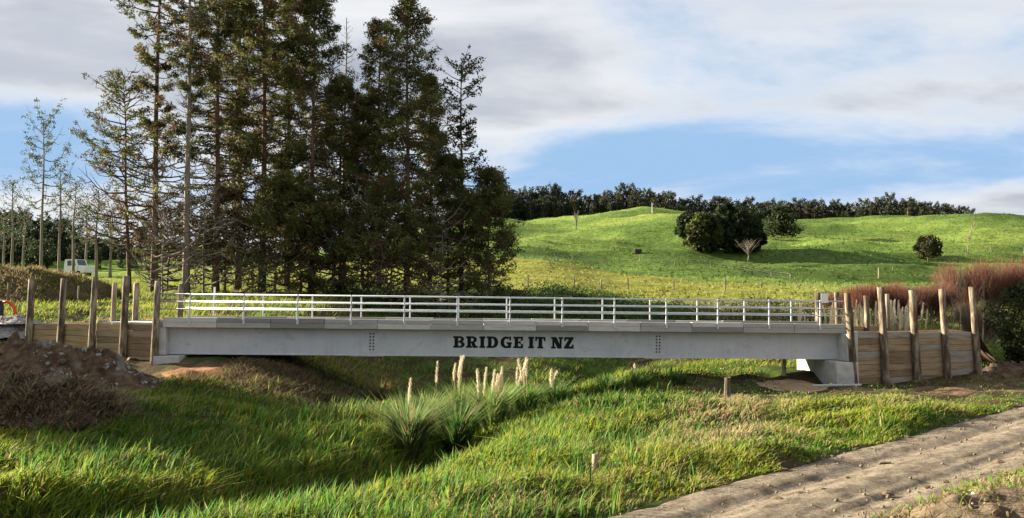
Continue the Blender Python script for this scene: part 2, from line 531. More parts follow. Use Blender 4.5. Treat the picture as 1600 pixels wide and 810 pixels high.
# ------------------------------------------------------------------ ground
def land_colour(x, y):
    n1 = fbm(x * .35, y * .35, 3, 51)[:, None]; n2 = fbm(x * 1.7, y * 1.7, 3, 61)[:, None]
    n3 = fbm(x * .03, y * .05, 3, 71)[:, None]
    hill = np.array([.098, .158, .034]) * (1 + 1.0 * n3 + .55 * n1)
    hill = hill * (1 + .5 * n2) + np.array([.06, .035, .006]) * np.clip(n3 * 3 + n1 * 1.2, 0, 1)
    pad = np.array([.2, .21, .045]) * (1 + .7 * n1 + .3 * n2)
    yb = 127 - 1.0 * np.clip(x, 0, 60) * 0.95 + 5 * fbm(x * .06, x * 0, 2, 3)
    wp = ((1 - sstep(-1.2, 1.2, y - yb)) * (1 - sstep(24, 40, x)))[:, None]
    c = hill * (1 - wp) + pad * wp
    wl = (1 - sstep(-60, -20, x))[:, None]
    c = c * (1 - wl) + np.array([.13, .2, .03]) * (1 + .8 * n1) * wl
    near = (1 - sstep(74, 84, y + 8 * n1[:, 0]))[:, None]
    soil = np.array([.075, .055, .032]) * (1 + 1.0 * n2)
    green = np.array([.055, .085, .018]) * (1 + 1.2 * n2)
    k = sstep(-.12, .1, n1 + n2 * .5)
    nearc = soil * (1 - k) + green * k
    c = c * (1 - near) + nearc * near
    # bared earth on the left yard and before the right wall
    mud = np.exp(-((x - 19.5) / 5.5) ** 2 - ((y - 39.2) / 2.0) ** 2) + np.exp(-((x + 20) / 6) ** 2 - ((y - 48.5) / 2.0) ** 2) + .9 * np.exp(-((x + 13) / 3.0) ** 2 - ((y - 38.5) / 2.2) ** 2)
    mud = mud + 1.1 * np.exp(-((x - 26) / 4) ** 2 - ((y - 43.5) / 3) ** 2)
    mud = mud + 1.2 * sstep(-.3, .3, -road_d(x, y)) * (y < 40)
    k = sstep(.35, .6, mud + .6 * n2[:, 0] + .4 * n1[:, 0])[:, None]
    brown = np.array([.17, .115, .07]) * (1 + 1.2 * n2)
    return np.clip(c * (1 - k) + brown * k, .006, .6)


def spread(lo, hi, step, g, far):
    a = [0.0]
    while a[-1] < far:
        p = a[-1]
        a.append(p + (step if p < hi else max(step, g * p) if p < 330 else 0.08 * p))
    return np.array(a)


xp = spread(0, 30, .36, .0125, 3500)
gx = np.concatenate([-xp[:0:-1], xp])
gy = np.concatenate([np.arange(-40, 4, 4.0), 4 + np.arange(0, 60, .36)])
while gy[-1] < 3500:
    p = gy[-1]
    gy = np.append(gy, p + (0.0105 * p if p < 345 else 0.07 * p))
GX, GY = np.meshgrid(gx, gy)
GZ = H(GX.ravel(), GY.ravel()).reshape(GX.shape)
mg, t, b = bsdf_mat('ground', .95, .05)
a = N(t, 'ShaderNodeVertexColor', layer_name='Col')
g = N(t, 'ShaderNodeNewGeometry')
nn = N(t, 'ShaderNodeTexNoise', inp={'Scale': 1.3, 'Detail': 8.0, 'Roughness': .7})
t.links.new(g.outputs['Position'], nn.inputs['Vector'])
rr = ramp(t, [(.25, .45), (.5, 1.0), (.75, 1.5)], nn.outputs[0])
mm = N(t, 'ShaderNodeMixRGB', blend_type='MULTIPLY', inp={0: 1.0})
t.links.new(a.outputs[0], mm.inputs[1]); t.links.new(rr.outputs[0], mm.inputs[2])
t.links.new(mm.outputs[0], b.inputs['Base Color'])
bp = N(t, 'ShaderNodeBump', inp={'Strength': .7, 'Distance': .35})
t.links.new(nn.outputs[0], bp.inputs['Height']); t.links.new(bp.outputs[0], b.inputs['Normal'])
structure(link('ground', grid_mesh('ground', GX, GY, GZ, mg, True, land_colour(GX.ravel(), GY.ravel()))))

# ------------------------------------------------------------------ farm track
su = np.arange(-40, 60, .14)
sv = np.linspace(-.55, RW + .55, 44)
SU, SV = np.meshgrid(su, sv)
wob = 0.35 * (vnoise((RO.x * RD.x + RO.y * RD.y + SU) * 0.22, 3.3, 5) - 0.5)
TX = RO.x + SU * RD.x + (SV - wob) * RN.x
TY = RO.y + SU * RD.y + (SV - wob) * RN.y
rut = lambda c, wd, d: -d * np.exp(-((SV - c - .12 * (vnoise(SU * .15, 1.7, 8) - .5)) / wd) ** 2)
TZ = -.012 + rut(.75, .26, .10) + rut(2.55, .28, .085) + rut(1.2, .1, .035) + rut(2.15, .09, .03) + .03 * np.exp(-((SV - 1.7) / .3) ** 2) + .05 * fbm(SU * .3, SV * 1.2, 3, 41) + .045 * fbm(SU * .5, SV * 4.5, 4, 43) + .03 * fbm(SU * 3, SV * 3, 3, 47)
edge = np.minimum(SV + .55, RW + .55 - SV)
TZ = TZ - .25 * np.clip(1 - edge / .5, 0, 1) ** 2 + .09 * fbm(SU * 1.3, SV * 1.3, 2, 44) * np.clip(1 - edge / 1.0, 0, 1)
m, t, b = bsdf_mat('track_gravel', .95, .08)
g = N(t, 'ShaderNodeNewGeometry')
mpn = N(t, 'ShaderNodeMapping', inp={'Rotation': (0, 0, -math.atan2(RD.y, RD.x)), 'Scale': (1, 1, 1)})
t.links.new(g.outputs['Position'], mpn.inputs[0])
mps = N(t, 'ShaderNodeMapping', inp={'Scale': (.8, 2.0, 1)})
t.links.new(mpn.outputs[0], mps.inputs[0])
na = N(t, 'ShaderNodeTexNoise', inp={'Scale': 1.5, 'Detail': 7.0, 'Roughness': .65})
t.links.new(mps.outputs[0], na.inputs['Vector'])
ra = ramp(t, [(.3, (.085, .066, .047)), (.42, (.17, .137, .1)), (.54, (.25, .207, .153)), (.72, (.33, .28, .21))], na.outputs[0])
nb = N(t, 'ShaderNodeTexNoise', inp={'Scale': 9.0, 'Detail': 8.0, 'Roughness': .75})
t.links.new(g.outputs['Position'], nb.inputs['Vector'])
rb = ramp(t, [(.3, .45), (.5, 1.0), (.72, 1.35)], nb.outputs[0])
mm = N(t, 'ShaderNodeMixRGB', blend_type='MULTIPLY', inp={0: 1.0})
t.links.new(ra.outputs[0], mm.inputs[1]); t.links.new(rb.outputs[0], mm.inputs[2])
t.links.new(mm.outputs[0], b.inputs['Base Color'])
bp = N(t, 'ShaderNodeBump', inp={'Strength': 1.0, 'Distance': .07})
t.links.new(nb.outputs[0], bp.inputs['Height']); t.links.new(bp.outputs[0], b.inputs['Normal'])
structure(link('farm_track', grid_mesh('farm_track', TX, TY, TZ, m)))

# ------------------------------------------------------------------ the bridge
BTH = R(2.6)                       # the far (right) end lies a little further away
ca, sa = math.cos(BTH), math.sin(BTH)
NP_, PW = 13, 2.4
BL = NP_ * PW
tl, tr = (255 - CX) / FPX, (1320 - CX) / FPX
BY0 = (BL * ca - tr * BL * sa) / (tr - tl)
BX0 = tl * BY0
BZ0 = at(255, 496.5, BY0).z
BZ1 = at(1320, 507.0, BY0 + BL * sa).z
slope = math.atan2(BZ0 - BZ1, BL)
bridge = empty('bridge', (BX0, BY0, BZ0), 'grey girder bridge with white pipe railings and black lettering spanning the grassy drain', 'bridge', rot=(0, slope, BTH))
BM = Matrix.Translation(bridge.location) @ bridge.rotation_euler.to_matrix().to_4x4()
DW = 3.72                          # deck width


def girder(v0):
    mb = MB()
    w0, w1, z0, z1 = v0, v0 + .16, -1.665, -.434
    prof = [(w0 - .05, z0), (w1 + .05, z0), (w1 + .05, z0 + .035), (w1, z0 + .06), (w1, z1 - .05), (w1 + .05, z1 - .03), (w1 + .05, z1), (w0 - .05, z1), (w0 - .05, z1 - .03), (w0, z1 - .05), (w0, z0 + .06), (w0 - .05, z0 + .035)]
    n = len(prof)
    us = [0.12, BL - .12]
    mb.add([(u, p[0], p[1]) for u in us for p in prof], [tuple(range(n)), tuple(range(2 * n - 1, n - 1, -1))] + [(i, i + n, (i + 1) % n + n, (i + 1) % n) for i in range(n)])
    return mb.build('girder', M_girder, bridge)


VG = .52
g_near = girder(VG)
girder(DW - VG - .16)
for k in range(1, 6):               # cross bracing between the two girders
    MB().box(k * 5.2 - .06, k * 5.2 + .06, VG + .18, DW - VG - .18, -1.3, -.7).build('cross_brace', M_girder, bridge)

# splice plates and their bolts
bolt_me = MB().tube([(0, 0, 0), (0, -.022, 0), (0, -.03, 0)], [.04, .04, .026], 6).mesh('bolt', M_bolt)
for u0, u1, ub, f0, f1 in ((9.0, 9.62, 9.22, 8.35, 9.85), (22.25, 23.0, 22.46, 21.9, 23.4)):
    MB().bbox(u0, u1, VG - .014, VG - .001, -1.575, -.56, .004).build('splice_plate', M_splice, g_near)
    MB().bbox(f0, f1, VG - .075, VG - .052, -1.69, -1.62, .004).build('flange_plate', M_splice, g_near)
    for i in range(6):
        for j in range(2):
            link('bolt', bolt_me, g_near, (ub + j * .15 - .0, VG - .014, -.66 - i * .145))

# lettering: heavy slab serif letters, each built from strokes
def arc(cx, cz, rx, rz, a0, a1, n=12):
    return [(cx + rx * math.cos(R(a0 + (a1 - a0) * k / n)), cz + rz * math.sin(R(a0 + (a1 - a0) * k / n))) for k in range(n + 1)]


def ring(cx, cz, rx, rz, ix, iz, a0, a1, n=12):
    o, i = arc(cx, cz, rx, rz, a0, a1, n), arc(cx, cz, ix, iz, a0, a1, n)
    return [[o[k], o[k + 1], i[k + 1], i[k]] for k in range(n)]


def rect(x0, x1, z0, z1):
    return [[(x0, z0), (x1, z0), (x1, z1), (x0, z1)]]


S_ = .17                             # slab thickness
GL = {}
GL['I'] = (.54, rect(0, .54, 0, S_) + rect(0, .54, 1 - S_, 1) + rect(.10, .44, 0, 1))
GL['B'] = (1.06, rect(0, .6, 0, S_) + rect(0, .6, 1 - S_, 1) + rect(.12, .45, 0, 1) + rect(.4, .62, .45, .59)
           + ring(.6, .745, .39, .255, .12, .1, -90, 90) + ring(.62, .285, .44, .285, .13, .115, -90, 90))
GL['R'] = (1.08, rect(0, .56, 0, S_) + rect(0, .6, 1 - S_, 1) + rect(.12, .45, 0, 1) + rect(.4, .6, .42, .56)
           + ring(.58, .71, .41, .29, .12, .13, -90, 90) + [[(.45, .46), (.78, .46), (1.0, .0), (.62, .0)]] + rect(.66, 1.08, 0, S_))
GL['D'] = (1.06, rect(0, .6, 0, S_) + rect(0, .6, 1 - S_, 1) + rect(.12, .45, 0, 1) + ring(.55, .5, .51, .5, .15, .31, -90, 90, 16))
GL['G'] = (1.04, ring(.53, .5, .53, .51, .19, .32, 52, 300, 22) + rect(.56, 1.04, .36, .52) + rect(.68, .98, .04, .45) + rect(.80, .97, .66, 1.0)
           + [[(.74, .0), (.98, .04), (.98, .3), (.7, .2)]])
GL['E'] = (.9, rect(0, .88, 0, S_) + rect(0, .86, 1 - S_, 1) + rect(.12, .45, 0, 1) + rect(.4, .66, .43, .58) + rect(.58, .68, .34, .67)
           + rect(.7, .9, 0, .37) + rect(.7, .88, .66, 1))
GL['T'] = (.94, rect(.2, .74, 0, S_) + rect(0, .94, 1 - S_, 1) + rect(.30, .64, 0, 1) + rect(0, .16, .64, 1) + rect(.78, .94, .64, 1))
GL['N'] = (1.1, rect(0, .44, 0, S_) + rect(0, .4, 1 - S_, 1) + rect(.68, 1.1, 1 - S_, 1) + rect(.12, .32, 0, 1) + rect(.78, .98, 0, 1)
           + [[(.1, 1), (.5, 1), (.98, 0), (.6, 0)]])
GL['Z'] = (.9, rect(0, .9, 0, S_ + .03) + rect(.02, .88, 1 - S_ - .03, 1) + [[(0, .1), (.4, .1), (.88, .9), (.5, .9)]] + rect(.02, .18, .66, 1) + rect(.74, .9, 0, .36))
LH = .535
U0 = 13.02
for ch, x0 in zip('BRIDGEITNZ', (0, 1.17, 2.38, 3.05, 4.31, 5.48, 6.85, 7.49, 8.94, 10.13)):
    mb = MB()
    for k, poly in enumerate(GL[ch][1]):
        d = .004 + .00025 * k
        mb.prism([(U0 + (x0 + x) * LH * .945, -1.27 + z * LH) for x, z in poly], VG - d, VG - .0015)
    mb.build('letter', M_black, g_near)

# deck panels and kerbs
shade = [0, 1, 2, 1, 0, 1, 0, 2, 0, 1, 2, 1, 1]
for k in range(NP_):
    a, b_ = k * PW + .007, (k + 1) * PW - .007
    s = shade[k]
    MB().bbox(a, b_, 0.0, DW, -.432, -.205, .012).build('deck_panel', M_panel[s], bridge)
    dz = random.uniform(-.012, .012)
    MB().bbox(a + random.uniform(0, .008), b_ - random.uniform(0, .008), .012 + random.uniform(-.006, .006), .34, -.198, .01 + dz, .014).build('kerb_block', M_panel[(s + (k % 3 == 1)) % 3], bridge)
    MB().bbox(a, b_, DW - .34, DW - .012, -.198, .01 - dz, .014).build('kerb_block', M_panel[(s + 1) % 3], bridge)
# railings
rp = [MB().bbox(-.033, .033, -.03, .03, -.27, 1.10, .006).mesh('railing_post', M_galv)]
for side, v in ((0, -.032), (1, DW + .032)):
    for k in range(NP_):
        p = link('railing_post', rp[0], bridge, ((k + .5) * PW, v, 0))
        MB().bbox(-.06, .06, -.008 if side else .018, -.018 if side else .03, -.24, -.04, .003).build('post_bracket', M_galv, p)
    for h in (1.06, .72, .39):
        vv = v + (.055 if side == 0 else -.055)
        MB().tube([(-.15, vv, h), (BL + (.05 if side == 0 else -.3), vv, h)], .033 if h > 1 else .03, 8).build('rail', M_galv, bridge, smooth=True)
MB().bbox((12.5) * PW + .02, (12.5) * PW + .36, -.075, -.066, .98, 1.42, .003).build('marker_plate', M_white, bridge)
MB().bbox(.5 * PW - .05, .5 * PW + .05, DW + .07, DW + .085, .9, 1.42, .003).build('marker_plate', M_white, bridge)
# concrete end blocks that close the girders
MB().bbox(-.16, .16, .02, DW - .2, -1.68, -.19 - .25, .02).build('end_block', M_conc, bridge)
MB().bbox(BL - .2, BL + .12, -.62, DW - .2, -1.68, -.436, .02).build('end_block', M_conc, bridge)
MB().bbox(-.33, -.17, -.12, DW - .2, -1.66, -.12, .02).build('end_block', M_conc, bridge)
MB().bbox(BL + .125, BL + .3, -.66, DW - .2, -1.70, -.30, .02).build('end_block', M_conc, bridge)

# abutments the bridge sits on
def abut(u0, u1, v0, v1, zt, zb, label):
    lo = BM @ Vector(((u0 + u1) / 2, (v0 + v1) / 2, 0))
    e = empty('abutment', (lo.x, lo.y, zb), label, 'abutment', rot=(0, 0, BTH))
    hu, hv = (u1 - u0) / 2, (v1 - v0) / 2
    MB().bbox(-hu, hu, -hv, hv, .22, zt - zb, .025).build('pedestal', M_conc, e)
    MB().bbox(-hu - .12, hu + .12, -hv - .12, hv + .12, 0, .218, .025).build('footing', M_conc, e)
    return e


abut(-.30, .85, -.30, 4.0, (BM @ Vector((.3, 0, -1.70))).z, .55, 'low pale concrete abutment under the left end of the bridge')
abut(30.42, 31.45, -.8, 4.2, (BM @ Vector((30.7, 0, -1.70))).z, -.55, 'tall pale concrete abutment with a sunlit side under the right end of the bridge')

# ------------------------------------------------------------------ timber retaining walls
def pole_mesh(h, r, seed, lean=(0, 0), rough=True):
    q = random.Random(seed)
    n, k = 10, 9
    mb = MB()
    vs = []
    for i in range(k):
        t = i / (k - 1)
        for j in range(n):
            a = 2 * math.pi * j / n
            rr = r * (1.06 - .16 * t) * (1 + q.uniform(-.05, .05))
            vs.append((lean[0] * t + rr * math.cos(a) + q.uniform(-.006, .006), lean[1] * t + rr * math.sin(a), h * t + (q.uniform(-.015, .02) if i == k - 1 else 0)))
    fs = [(i * n + j, i * n + (j + 1) % n, (i + 1) * n + (j + 1) % n, (i + 1) * n + j) for i in range(k - 1) for j in range(n)]
    fs += [tuple(range(n))[::-1], tuple((k - 1) * n + j for j in range(n))]
    return mb.add(vs, fs)


def ret_wall(p0, p1, fr, tops, zb, zt, nplank, label, lean, pr=.165, seed=0, face=1, mats=(0, 1, 2), toppale=False):
    """posts at fractions fr of the line p0-p1; planks between neighbours behind the posts"""
    q = random.Random(seed)
    p0, p1 = Vector(p0), Vector(p1)
    d = (p1 - p0); ln = d.length; d.normalize()
    nrm = Vector((-d.y, d.x, 0)) * face                 # away from the viewer
    e = empty('retaining_wall', (p0.x, p0.y, zb(0)), label, 'retaining wall')
    org = e.location
    for i, f in enumerate(fr):
        c = p0 + d * ln * f
        z0 = zb(f) - .35
        mb = pole_mesh(tops[i] - z0, pr * q.uniform(.9, 1.08), seed * 31 + i, (lean * q.uniform(.7, 1.3), 0))
        mb.v = [(x + c.x, y + c.y, z + z0) for x, y, z in mb.v]
        mb.build('post', M_pole if q.random() < .8 else M_pole2, e, org, True)
    for i in range(len(fr) - 1):
        a, b_ = fr[i] * ln + .0, fr[i + 1] * ln - .012
        for k in range(nplank):
            mb = MB()
            f = (fr[i] + fr[i + 1]) / 2
            hh = (zt(f) - zb(f) + .3) / nplank
            za = zb(f) - .3 + k * hh
            th = .055 + q.uniform(-.012, .012)
            off = pr + .02 + q.uniform(0, .012)
            mb.bbox(a, b_, off, off + th, 0.005, hh - .005 - q.uniform(0, .008), .008)
            tz = q.uniform(-.002, .002)
            mb.v = [tuple(p0 + d * x + nrm * y + Vector((0, 0, za - p0.z + z + tz * (x - a)))) for x, y, z in mb.v]
            mt = M_wood[3] if (toppale and k == nplank - 1) else M_wood[mats[q.randrange(len(mats))]]
            mb.build('plank', mt, e, org)
    return e


LW0, LW1 = at(240, 560, BY0 - .15), at(43, 560, 44.0)
RW0, RW1 = at(1337, 600, BY0 + BL * sa - .65), at(1531, 594, 44.3)
ret_wall((LW0.x, LW0.y, 0), (LW1.x, LW1.y, 0), [0, .235, .48, .735, 1.0], [4.68, 4.93, 4.88, 4.86, 4.82], lambda f: 1.0, lambda f: 2.74 - .08 * f, 7,
         'golden plank retaining wall with five tall round posts left of the bridge', .14, .165, 3, -1, (1, 1, 0, 2))
ret_wall((RW0.x, RW0.y, 0), (RW1.x, RW1.y, 0), [0, .235, .485, .735, 1.0], [4.14, 4.42, 4.28, 4.36, 4.45], lambda f: -.05 - .1 * f, lambda f: 2.38 - .16 * f, 9,
         'brown plank retaining wall with five tall round posts right of the bridge', -.26, .175, 8, 1, (0, 0, 3, 2, 0), True)
FL0, FL1 = at(279, 480, 44.4), at(176, 480, 47.0)
ret_wall((FL0.x, FL0.y, 0), (FL1.x, FL1.y, 0), [0, .66, 1.0], [4.62, 4.68, 4.7], lambda f: 1.2, lambda f: 2.78, 5,
         'retaining wall of three round posts behind the left end of the bridge railing', .1, .15, 5, -1)
FR0, FR1 = at(1281, 480, 45.9), at(1388, 480, 48.0)
ret_wall((FR0.x, FR0.y, 0), (FR1.x, FR1.y, 0), [0, .26, .70, 1.0], [4.18, 4.2, 4.02, 4.12], lambda f: .6, lambda f: 2.42, 6,
         'retaining wall of round posts behind the right end of the bridge railing', -.1, .15, 6, 1)

# earth fill of the two approaches, held between the walls
def fill(name, near, far, zt, zb, outer):
    """near / far: lists of (x, y) along each wall from the bridge outwards"""
    X, Y, Z = [], [], []
    n = 34
    for i in range(n):
        t = i / (n - 1)
        if t < .6:
            s = t / .6
            a = Vector(near[0]).lerp(Vector(near[1]), s); b_ = Vector(far[0]).lerp(Vector(far[1]), s); z = zt
        else:
            s = (t - .6) / .4
            a = Vector(near[1]).lerp(Vector(outer[0]), s); b_ = Vector(far[1]).lerp(Vector(outer[1]), s); z = zt + (zb - zt) * float(sstep(0, 1, s))
        for j in range(22):
            p = a.lerp(b_, j / 21)
            X.append(p.x); Y.append(p.y); Z.append(z)
    X, Y, Z = (np.array(q).reshape(n, 22) for q in (X, Y, Z))
    Z = Z + .10 * fbm(X * .9, Y * .9, 3, 17)
    return structure(link(name, grid_mesh(name, X, Y, Z, M_soil)))


bl0 = BM @ Vector((-.34, .1, 0)); bl1 = BM @ Vector((-.34, DW, 0))
br0 = BM @ Vector((BL + .31, .1, 0)); br1 = BM @ Vector((BL + .31, DW, 0))
fill('approach_fill', [(bl0.x, bl0.y + .3), (LW1.x, LW1.y + .3)], [(bl1.x, bl1.y), (FL1.x - 3, FL1.y + .5)], 2.62, 2.4, [(LW1.x - 9, LW1.y + 1), (FL1.x - 12, FL1.y + 4)])
fill('approach_fill', [(br0.x, br0.y + .0), (RW1.x - .1, RW1.y + .45)], [(br1.x, br1.y), (FR1.x + 3.5, FR1.y + .4)], 2.2, .5, [(RW1.x + 2.2, RW1.y + 2.0), (FR1.x + 6, FR1.y + 4)])

# pale slab on top of the left approach, behind the wall planks
d_ = Vector((LW1.x - LW0.x, LW1.y - LW0.y, 0)).normalized(); n_ = Vector((d_.y, -d_.x, 0))
if n_.y < 0:
    n_ = -n_
mb = MB().bbox(.55, 4.1, .32, 2.6, 2.60, 2.79, .015)
mb.v = [tuple(Vector((LW0.x, LW0.y, z)) + d_ * x + n_ * y) for x, y, z in mb.v]
so = Vector((LW0.x, LW0.y, 2.6)) + d_ * 2.0
o = mb.build('approach_slab', M_conc, None, so); o.location = so
structure(o)

# ------------------------------------------------------------------ trees
def tree_parts(h, crown, nb, seed, leaf=(.3, .13), nleaf=13000, bare=.12, dead=.35, col=(.04, .052, .018), brown=.18, clump=.55, lean=(0, 0), upturn=.35, keep=1.0, r0=None, wander=.12):
    """trunk-and-branch MB plus leaf arrays, base at the origin; crown(t) gives branch reach at height fraction t"""
    q = random.Random(seed); r = np.random.default_rng(seed)
    mb = MB()
    r0 = r0 or h * .0098
    k = 9
    ph = q.uniform(0, 6)
    path = [Vector((lean[0] * (i / k) + wander * math.sin(ph + i * .9) * (i / k), lean[1] * (i / k) + wander * math.cos(ph * 1.7 + i * .8) * (i / k), h * i / k - .3 * (i == 0))) for i in range(k + 1)]
    mb.tube(path, [r0 * (1.25 if i == 0 else 1.0) * (1 - .9 * i / k) + .012 for i in range(k + 1)], 7)

    def trunk(t):
        f = min(t * k, k - 1e-6); i = int(f)
        return path[i].lerp(path[i + 1], f - i)
    C, S, W = [], [], []
    for b in range(nb):
        t = bare + (1 - bare) * ((b + q.random()) / nb) ** .93
        az = b * 2.39996 + q.uniform(-.5, .5)
        reach = crown(t) * q.uniform(.62, 1.15)
        if reach < .15:
            reach = .15
        isdead = q.random() < dead * (1.6 if t < .35 else .8 if t < .6 else .35)
        o = trunk(t * .985)
        up0 = q.uniform(-.12, .28) + (.35 if t > .85 else 0)
        sag = q.uniform(-.3, .1) if t < .8 else .1
        pts = []
        for i in range(6):
            s = i / 5
            pts.append(o + Vector((math.cos(az) * reach * s, math.sin(az) * reach * s, reach * (up0 * s + sag * math.sin(s * 3.0) * .8 + upturn * s ** 3))) + Vector((q.uniform(-.06, .06), q.uniform(-.06, .06), q.uniform(-.06, .06))) * reach * s)
        rb = min(.07, .018 + reach * .016) * (1.2 if isdead else 1)
        mb.tube(pts, [rb, rb * .85, rb * .7, rb * .5, rb * .35, .008], 4, False)
        for sb in range(2 if not isdead else 3):      # side shoots
            s = q.uniform(.35, .85); i = int(s * 5)
            p = pts[i].lerp(pts[i + 1], s * 5 - i)
            a2 = az + q.choice((-1, 1)) * q.uniform(.5, 1.1); l2 = reach * q.uniform(.25, .5)
            e1 = p + Vector((math.cos(a2) * l2 * .55, math.sin(a2) * l2 * .55, l2 * q.uniform(-.25, .2)))
            e2 = e1 + Vector((math.cos(a2) * l2 * .35, math.sin(a2) * l2 * .35, l2 * q.uniform(.1, .6)))
            mb.tube([p, e1, e2], [rb * .5, rb * .35, .007], 3, False)
            if not isdead and q.random() < keep:
                C.append(e2); S.append(q.uniform(.6, 1.1)); W.append(1.0)
        if not isdead and q.random() < keep:
            for s in (.45, .66, .84, 1.0):
                if q.random() < .88:
                    i = min(int(s * 5), 4)
                    C.append(pts[i].lerp(pts[i + 1], s * 5 - i)); S.append(q.uniform(.7, 1.25)); W.append(1.2)
    for t in (.93, .97, 1.0):
        C.append(trunk(t)); S.append(.8); W.append(.8)
    C = np.array([tuple(c) for c in C]); S = np.array(S) * clump; W = np.array(W) * S ** 2; W /= W.sum()
    idx = r.choice(len(C), nleaf, p=W)
    g = r.normal(size=(nleaf, 3)); g /= np.linalg.norm(g, axis=1)[:, None]
    rad = r.random(nleaf) ** .45
    P = C[idx] + g * (rad * S[idx])[:, None] * np.array([1, 1, .66]) - np.array([0, 0, .25]) * (S[idx] * r.random(nleaf))[:, None]
    ctint = np.where(r.random(len(C)) < brown, 1.0, 0.0)[idx][:, None]
    cl = np.clip(1 + .3 * r.normal(size=(len(C), 1)), .5, 1.7)[idx]
    cc = vary(np.array(col), nleaf, .35, r) * cl * (1 - ctint) + vary((.13, .085, .042), nleaf, .3, r) * ctint
    ln = leaf[0] * r.uniform(.6, 1.3, nleaf); wd = leaf[1] * r.uniform(.6, 1.3, nleaf)
    return mb, (P, ln, wd, cc, r)


def tree(name, base, label, group=None, cat='tree', bark=None, **kw):
    mb, (P, ln, wd, cc, r) = tree_parts(**kw)
    e = empty(name, base, label, cat, group)
    mb.build('trunk', bark or M_bark, e, smooth=True)
    if len(P):
        link('crown', leaves_mesh('crown', P, ln, wd, cc, M_leaf, r=r), e)
    return e


def tbase(px, Y, dz=-.1):
    x = (px - CX) / FPX * Y * 1.0
    return Vector((x, Y, Hs(x, Y) + dz))


def ht(px, pytop, Y):
    b = tbase(px, Y)
    return at(px, pytop, Y).z - b.z


cone = lambda R0, p=.8, lo=.55: (lambda t: R0 * (lo + (1 - lo) * min(1, t / .25)) * (1 - t) ** p + .25)
col_ = lambda R0: (lambda t: R0 * (.65 + .35 * math.sin(t * 9)) * (1.0 if t < .8 else (1 - t) / .2 * .7 + .3))
full = lambda R0: (lambda t: R0 * min(1, .75 + t) * (1 - t ** 5) + .4)
G1 = 'tall conifers of the stand behind the bridge'
DK = (.088, .095, .027)
stand = [
    # px, Y, top py, reach fn, branches, leaves, bare, dead, brown, keep, clump, label
    (241, 66, -150, col_(3.9), 100, 9000, .10, .55, .30, .8, .42, 'tall sparse conifer with a straight brown trunk, leftmost big trunk behind the left wall posts'),
    (291, 64, -130, col_(3.4), 95, 5600, .12, .6, .35, .7, .42, 'tall sparse grey-trunked conifer just right of the leftmost big trunk'),
    (203, 70, 128, lambda t: 3.9 * (.45 + .55 * math.sin(min(1, t * 1.15) * 3.0)) + .3, 62, 4600, .22, .42, .2, .85, .48, 'thin leaning conifer with branches reaching far out at the left edge of the stand'),
    (337, 68, -90, full(3.0), 95, 11000, .10, .4, .22, .9, .5, 'dense tall conifer third of the big trunks from the left'),
    (372, 75, -60, full(3.0), 90, 12000, .14, .3, .2, .95, .55, 'dense tall conifer fourth of the big trunks from the left'),
    (410, 70, -110, full(3.2), 100, 14500, .10, .3, .12, .95, .55, 'very dark tall conifer in the middle of the left half of the stand'),
    (448, 77, -45, full(3.0), 90, 13000, .16, .25, .12, .95, .58, 'dark dense conifer right of the darkest tall conifer'),
    (487, 69, -30, full(2.8), 95, 12500, .14, .3, .16, .95, .55, 'tall conifer whose ragged top edges the gap with the bare dead tree'),
    (531, 74, 122, cone(3.6, .5), 72, 12500, .16, .2, .08, 1.0, .6, 'short dark bushy conifer below the bare dead treetop'),
    (566, 71, 150, cone(3.3, .5), 66, 11500, .12, .28, .2, .95, .56, 'shorter brownish green conifer filling the middle of the stand'),
    (592, 75, 34, cone(3.3, .45), 85, 11000, .14, .3, .3, .95, .52, 'olive conifer with a rounded top left of the tallest right hand conifer'),
    (636, 70, -8, cone(5.0, .6), 105, 17000, .10, .22, .14, 1.0, .58, 'broad cone shaped conifer, the tallest in the right half of the stand'),
    (672, 77, 118, cone(3.2, .7), 80, 11500, .12, .4, .35, .9, .52, 'brown tinged conifer behind the broad cone shaped one'),
    (700, 72, 245, cone(3.7, .6, .7), 62, 12500, .08, .18, .1, 1.0, .6, 'low dense dark conifer under the slender round topped tree'),
    (764, 70, 268, cone(2.9, .45, .9), 52, 9800, .06, .12, .06, 1.0, .56, 'low dark leafy tree closing the right end of the stand'),
    (611, 66, 290, cone(4.0, .45, .85), 50, 9500, .06, .25, .15, 1.0, .55, 'low dark young conifer in front of the broad cone shaped tree'),
    (430, 65, 285, cone(3.6, .45, .85), 46, 8800, .08, .3, .15, 1.0, .55, 'low dark young conifer in front of the left half of the stand'),
    (352, 70, 300, cone(3.4, .45, .9), 46, 6500, .06, .35, .2, 1.0, .52, 'low dark young conifer left of the middle of the left half of the stand'),
    (470, 67, 300, cone(3.4, .45, .9), 46, 8000, .06, .3, .15, 1.0, .52, 'low dark young conifer right of the middle of the left half of the stand'),
    (262, 71, 330, cone(3.3, .4, .9), 40, 3800, .10, .5, .3, .9, .42, 'low scraggy young conifer between the two sparse tall trunks'),
    (520, 66, 335, cone(3.4, .4, .9), 40, 7800, .05, .25, .12, 1.0, .52, 'lowest dark young conifer near the middle of the bridge railing'),
]
for i, (px, Y, tp, fn, nb, nl, bare, dead, brown, keep, cl, label) in enumerate(stand):
    tree('conifer', tbase(px, Y), label, G1, h=ht(px, tp, Y), crown=fn, nb=int(nb * 1.3), seed=100 + i, nleaf=int(nl * (2.4 if 2 < i < 8 else 1.8 if i < 15 else 1.4)), leaf=(.3, .085), bare=bare, dead=dead, brown=brown * .8, keep=keep, clump=cl * .98, col=DK,
         bark=M_barkgrey if i == 1 else M_bark, lean=(-.8, 0) if i == 2 else (0, 0), r0=.26 if i < 2 else None)
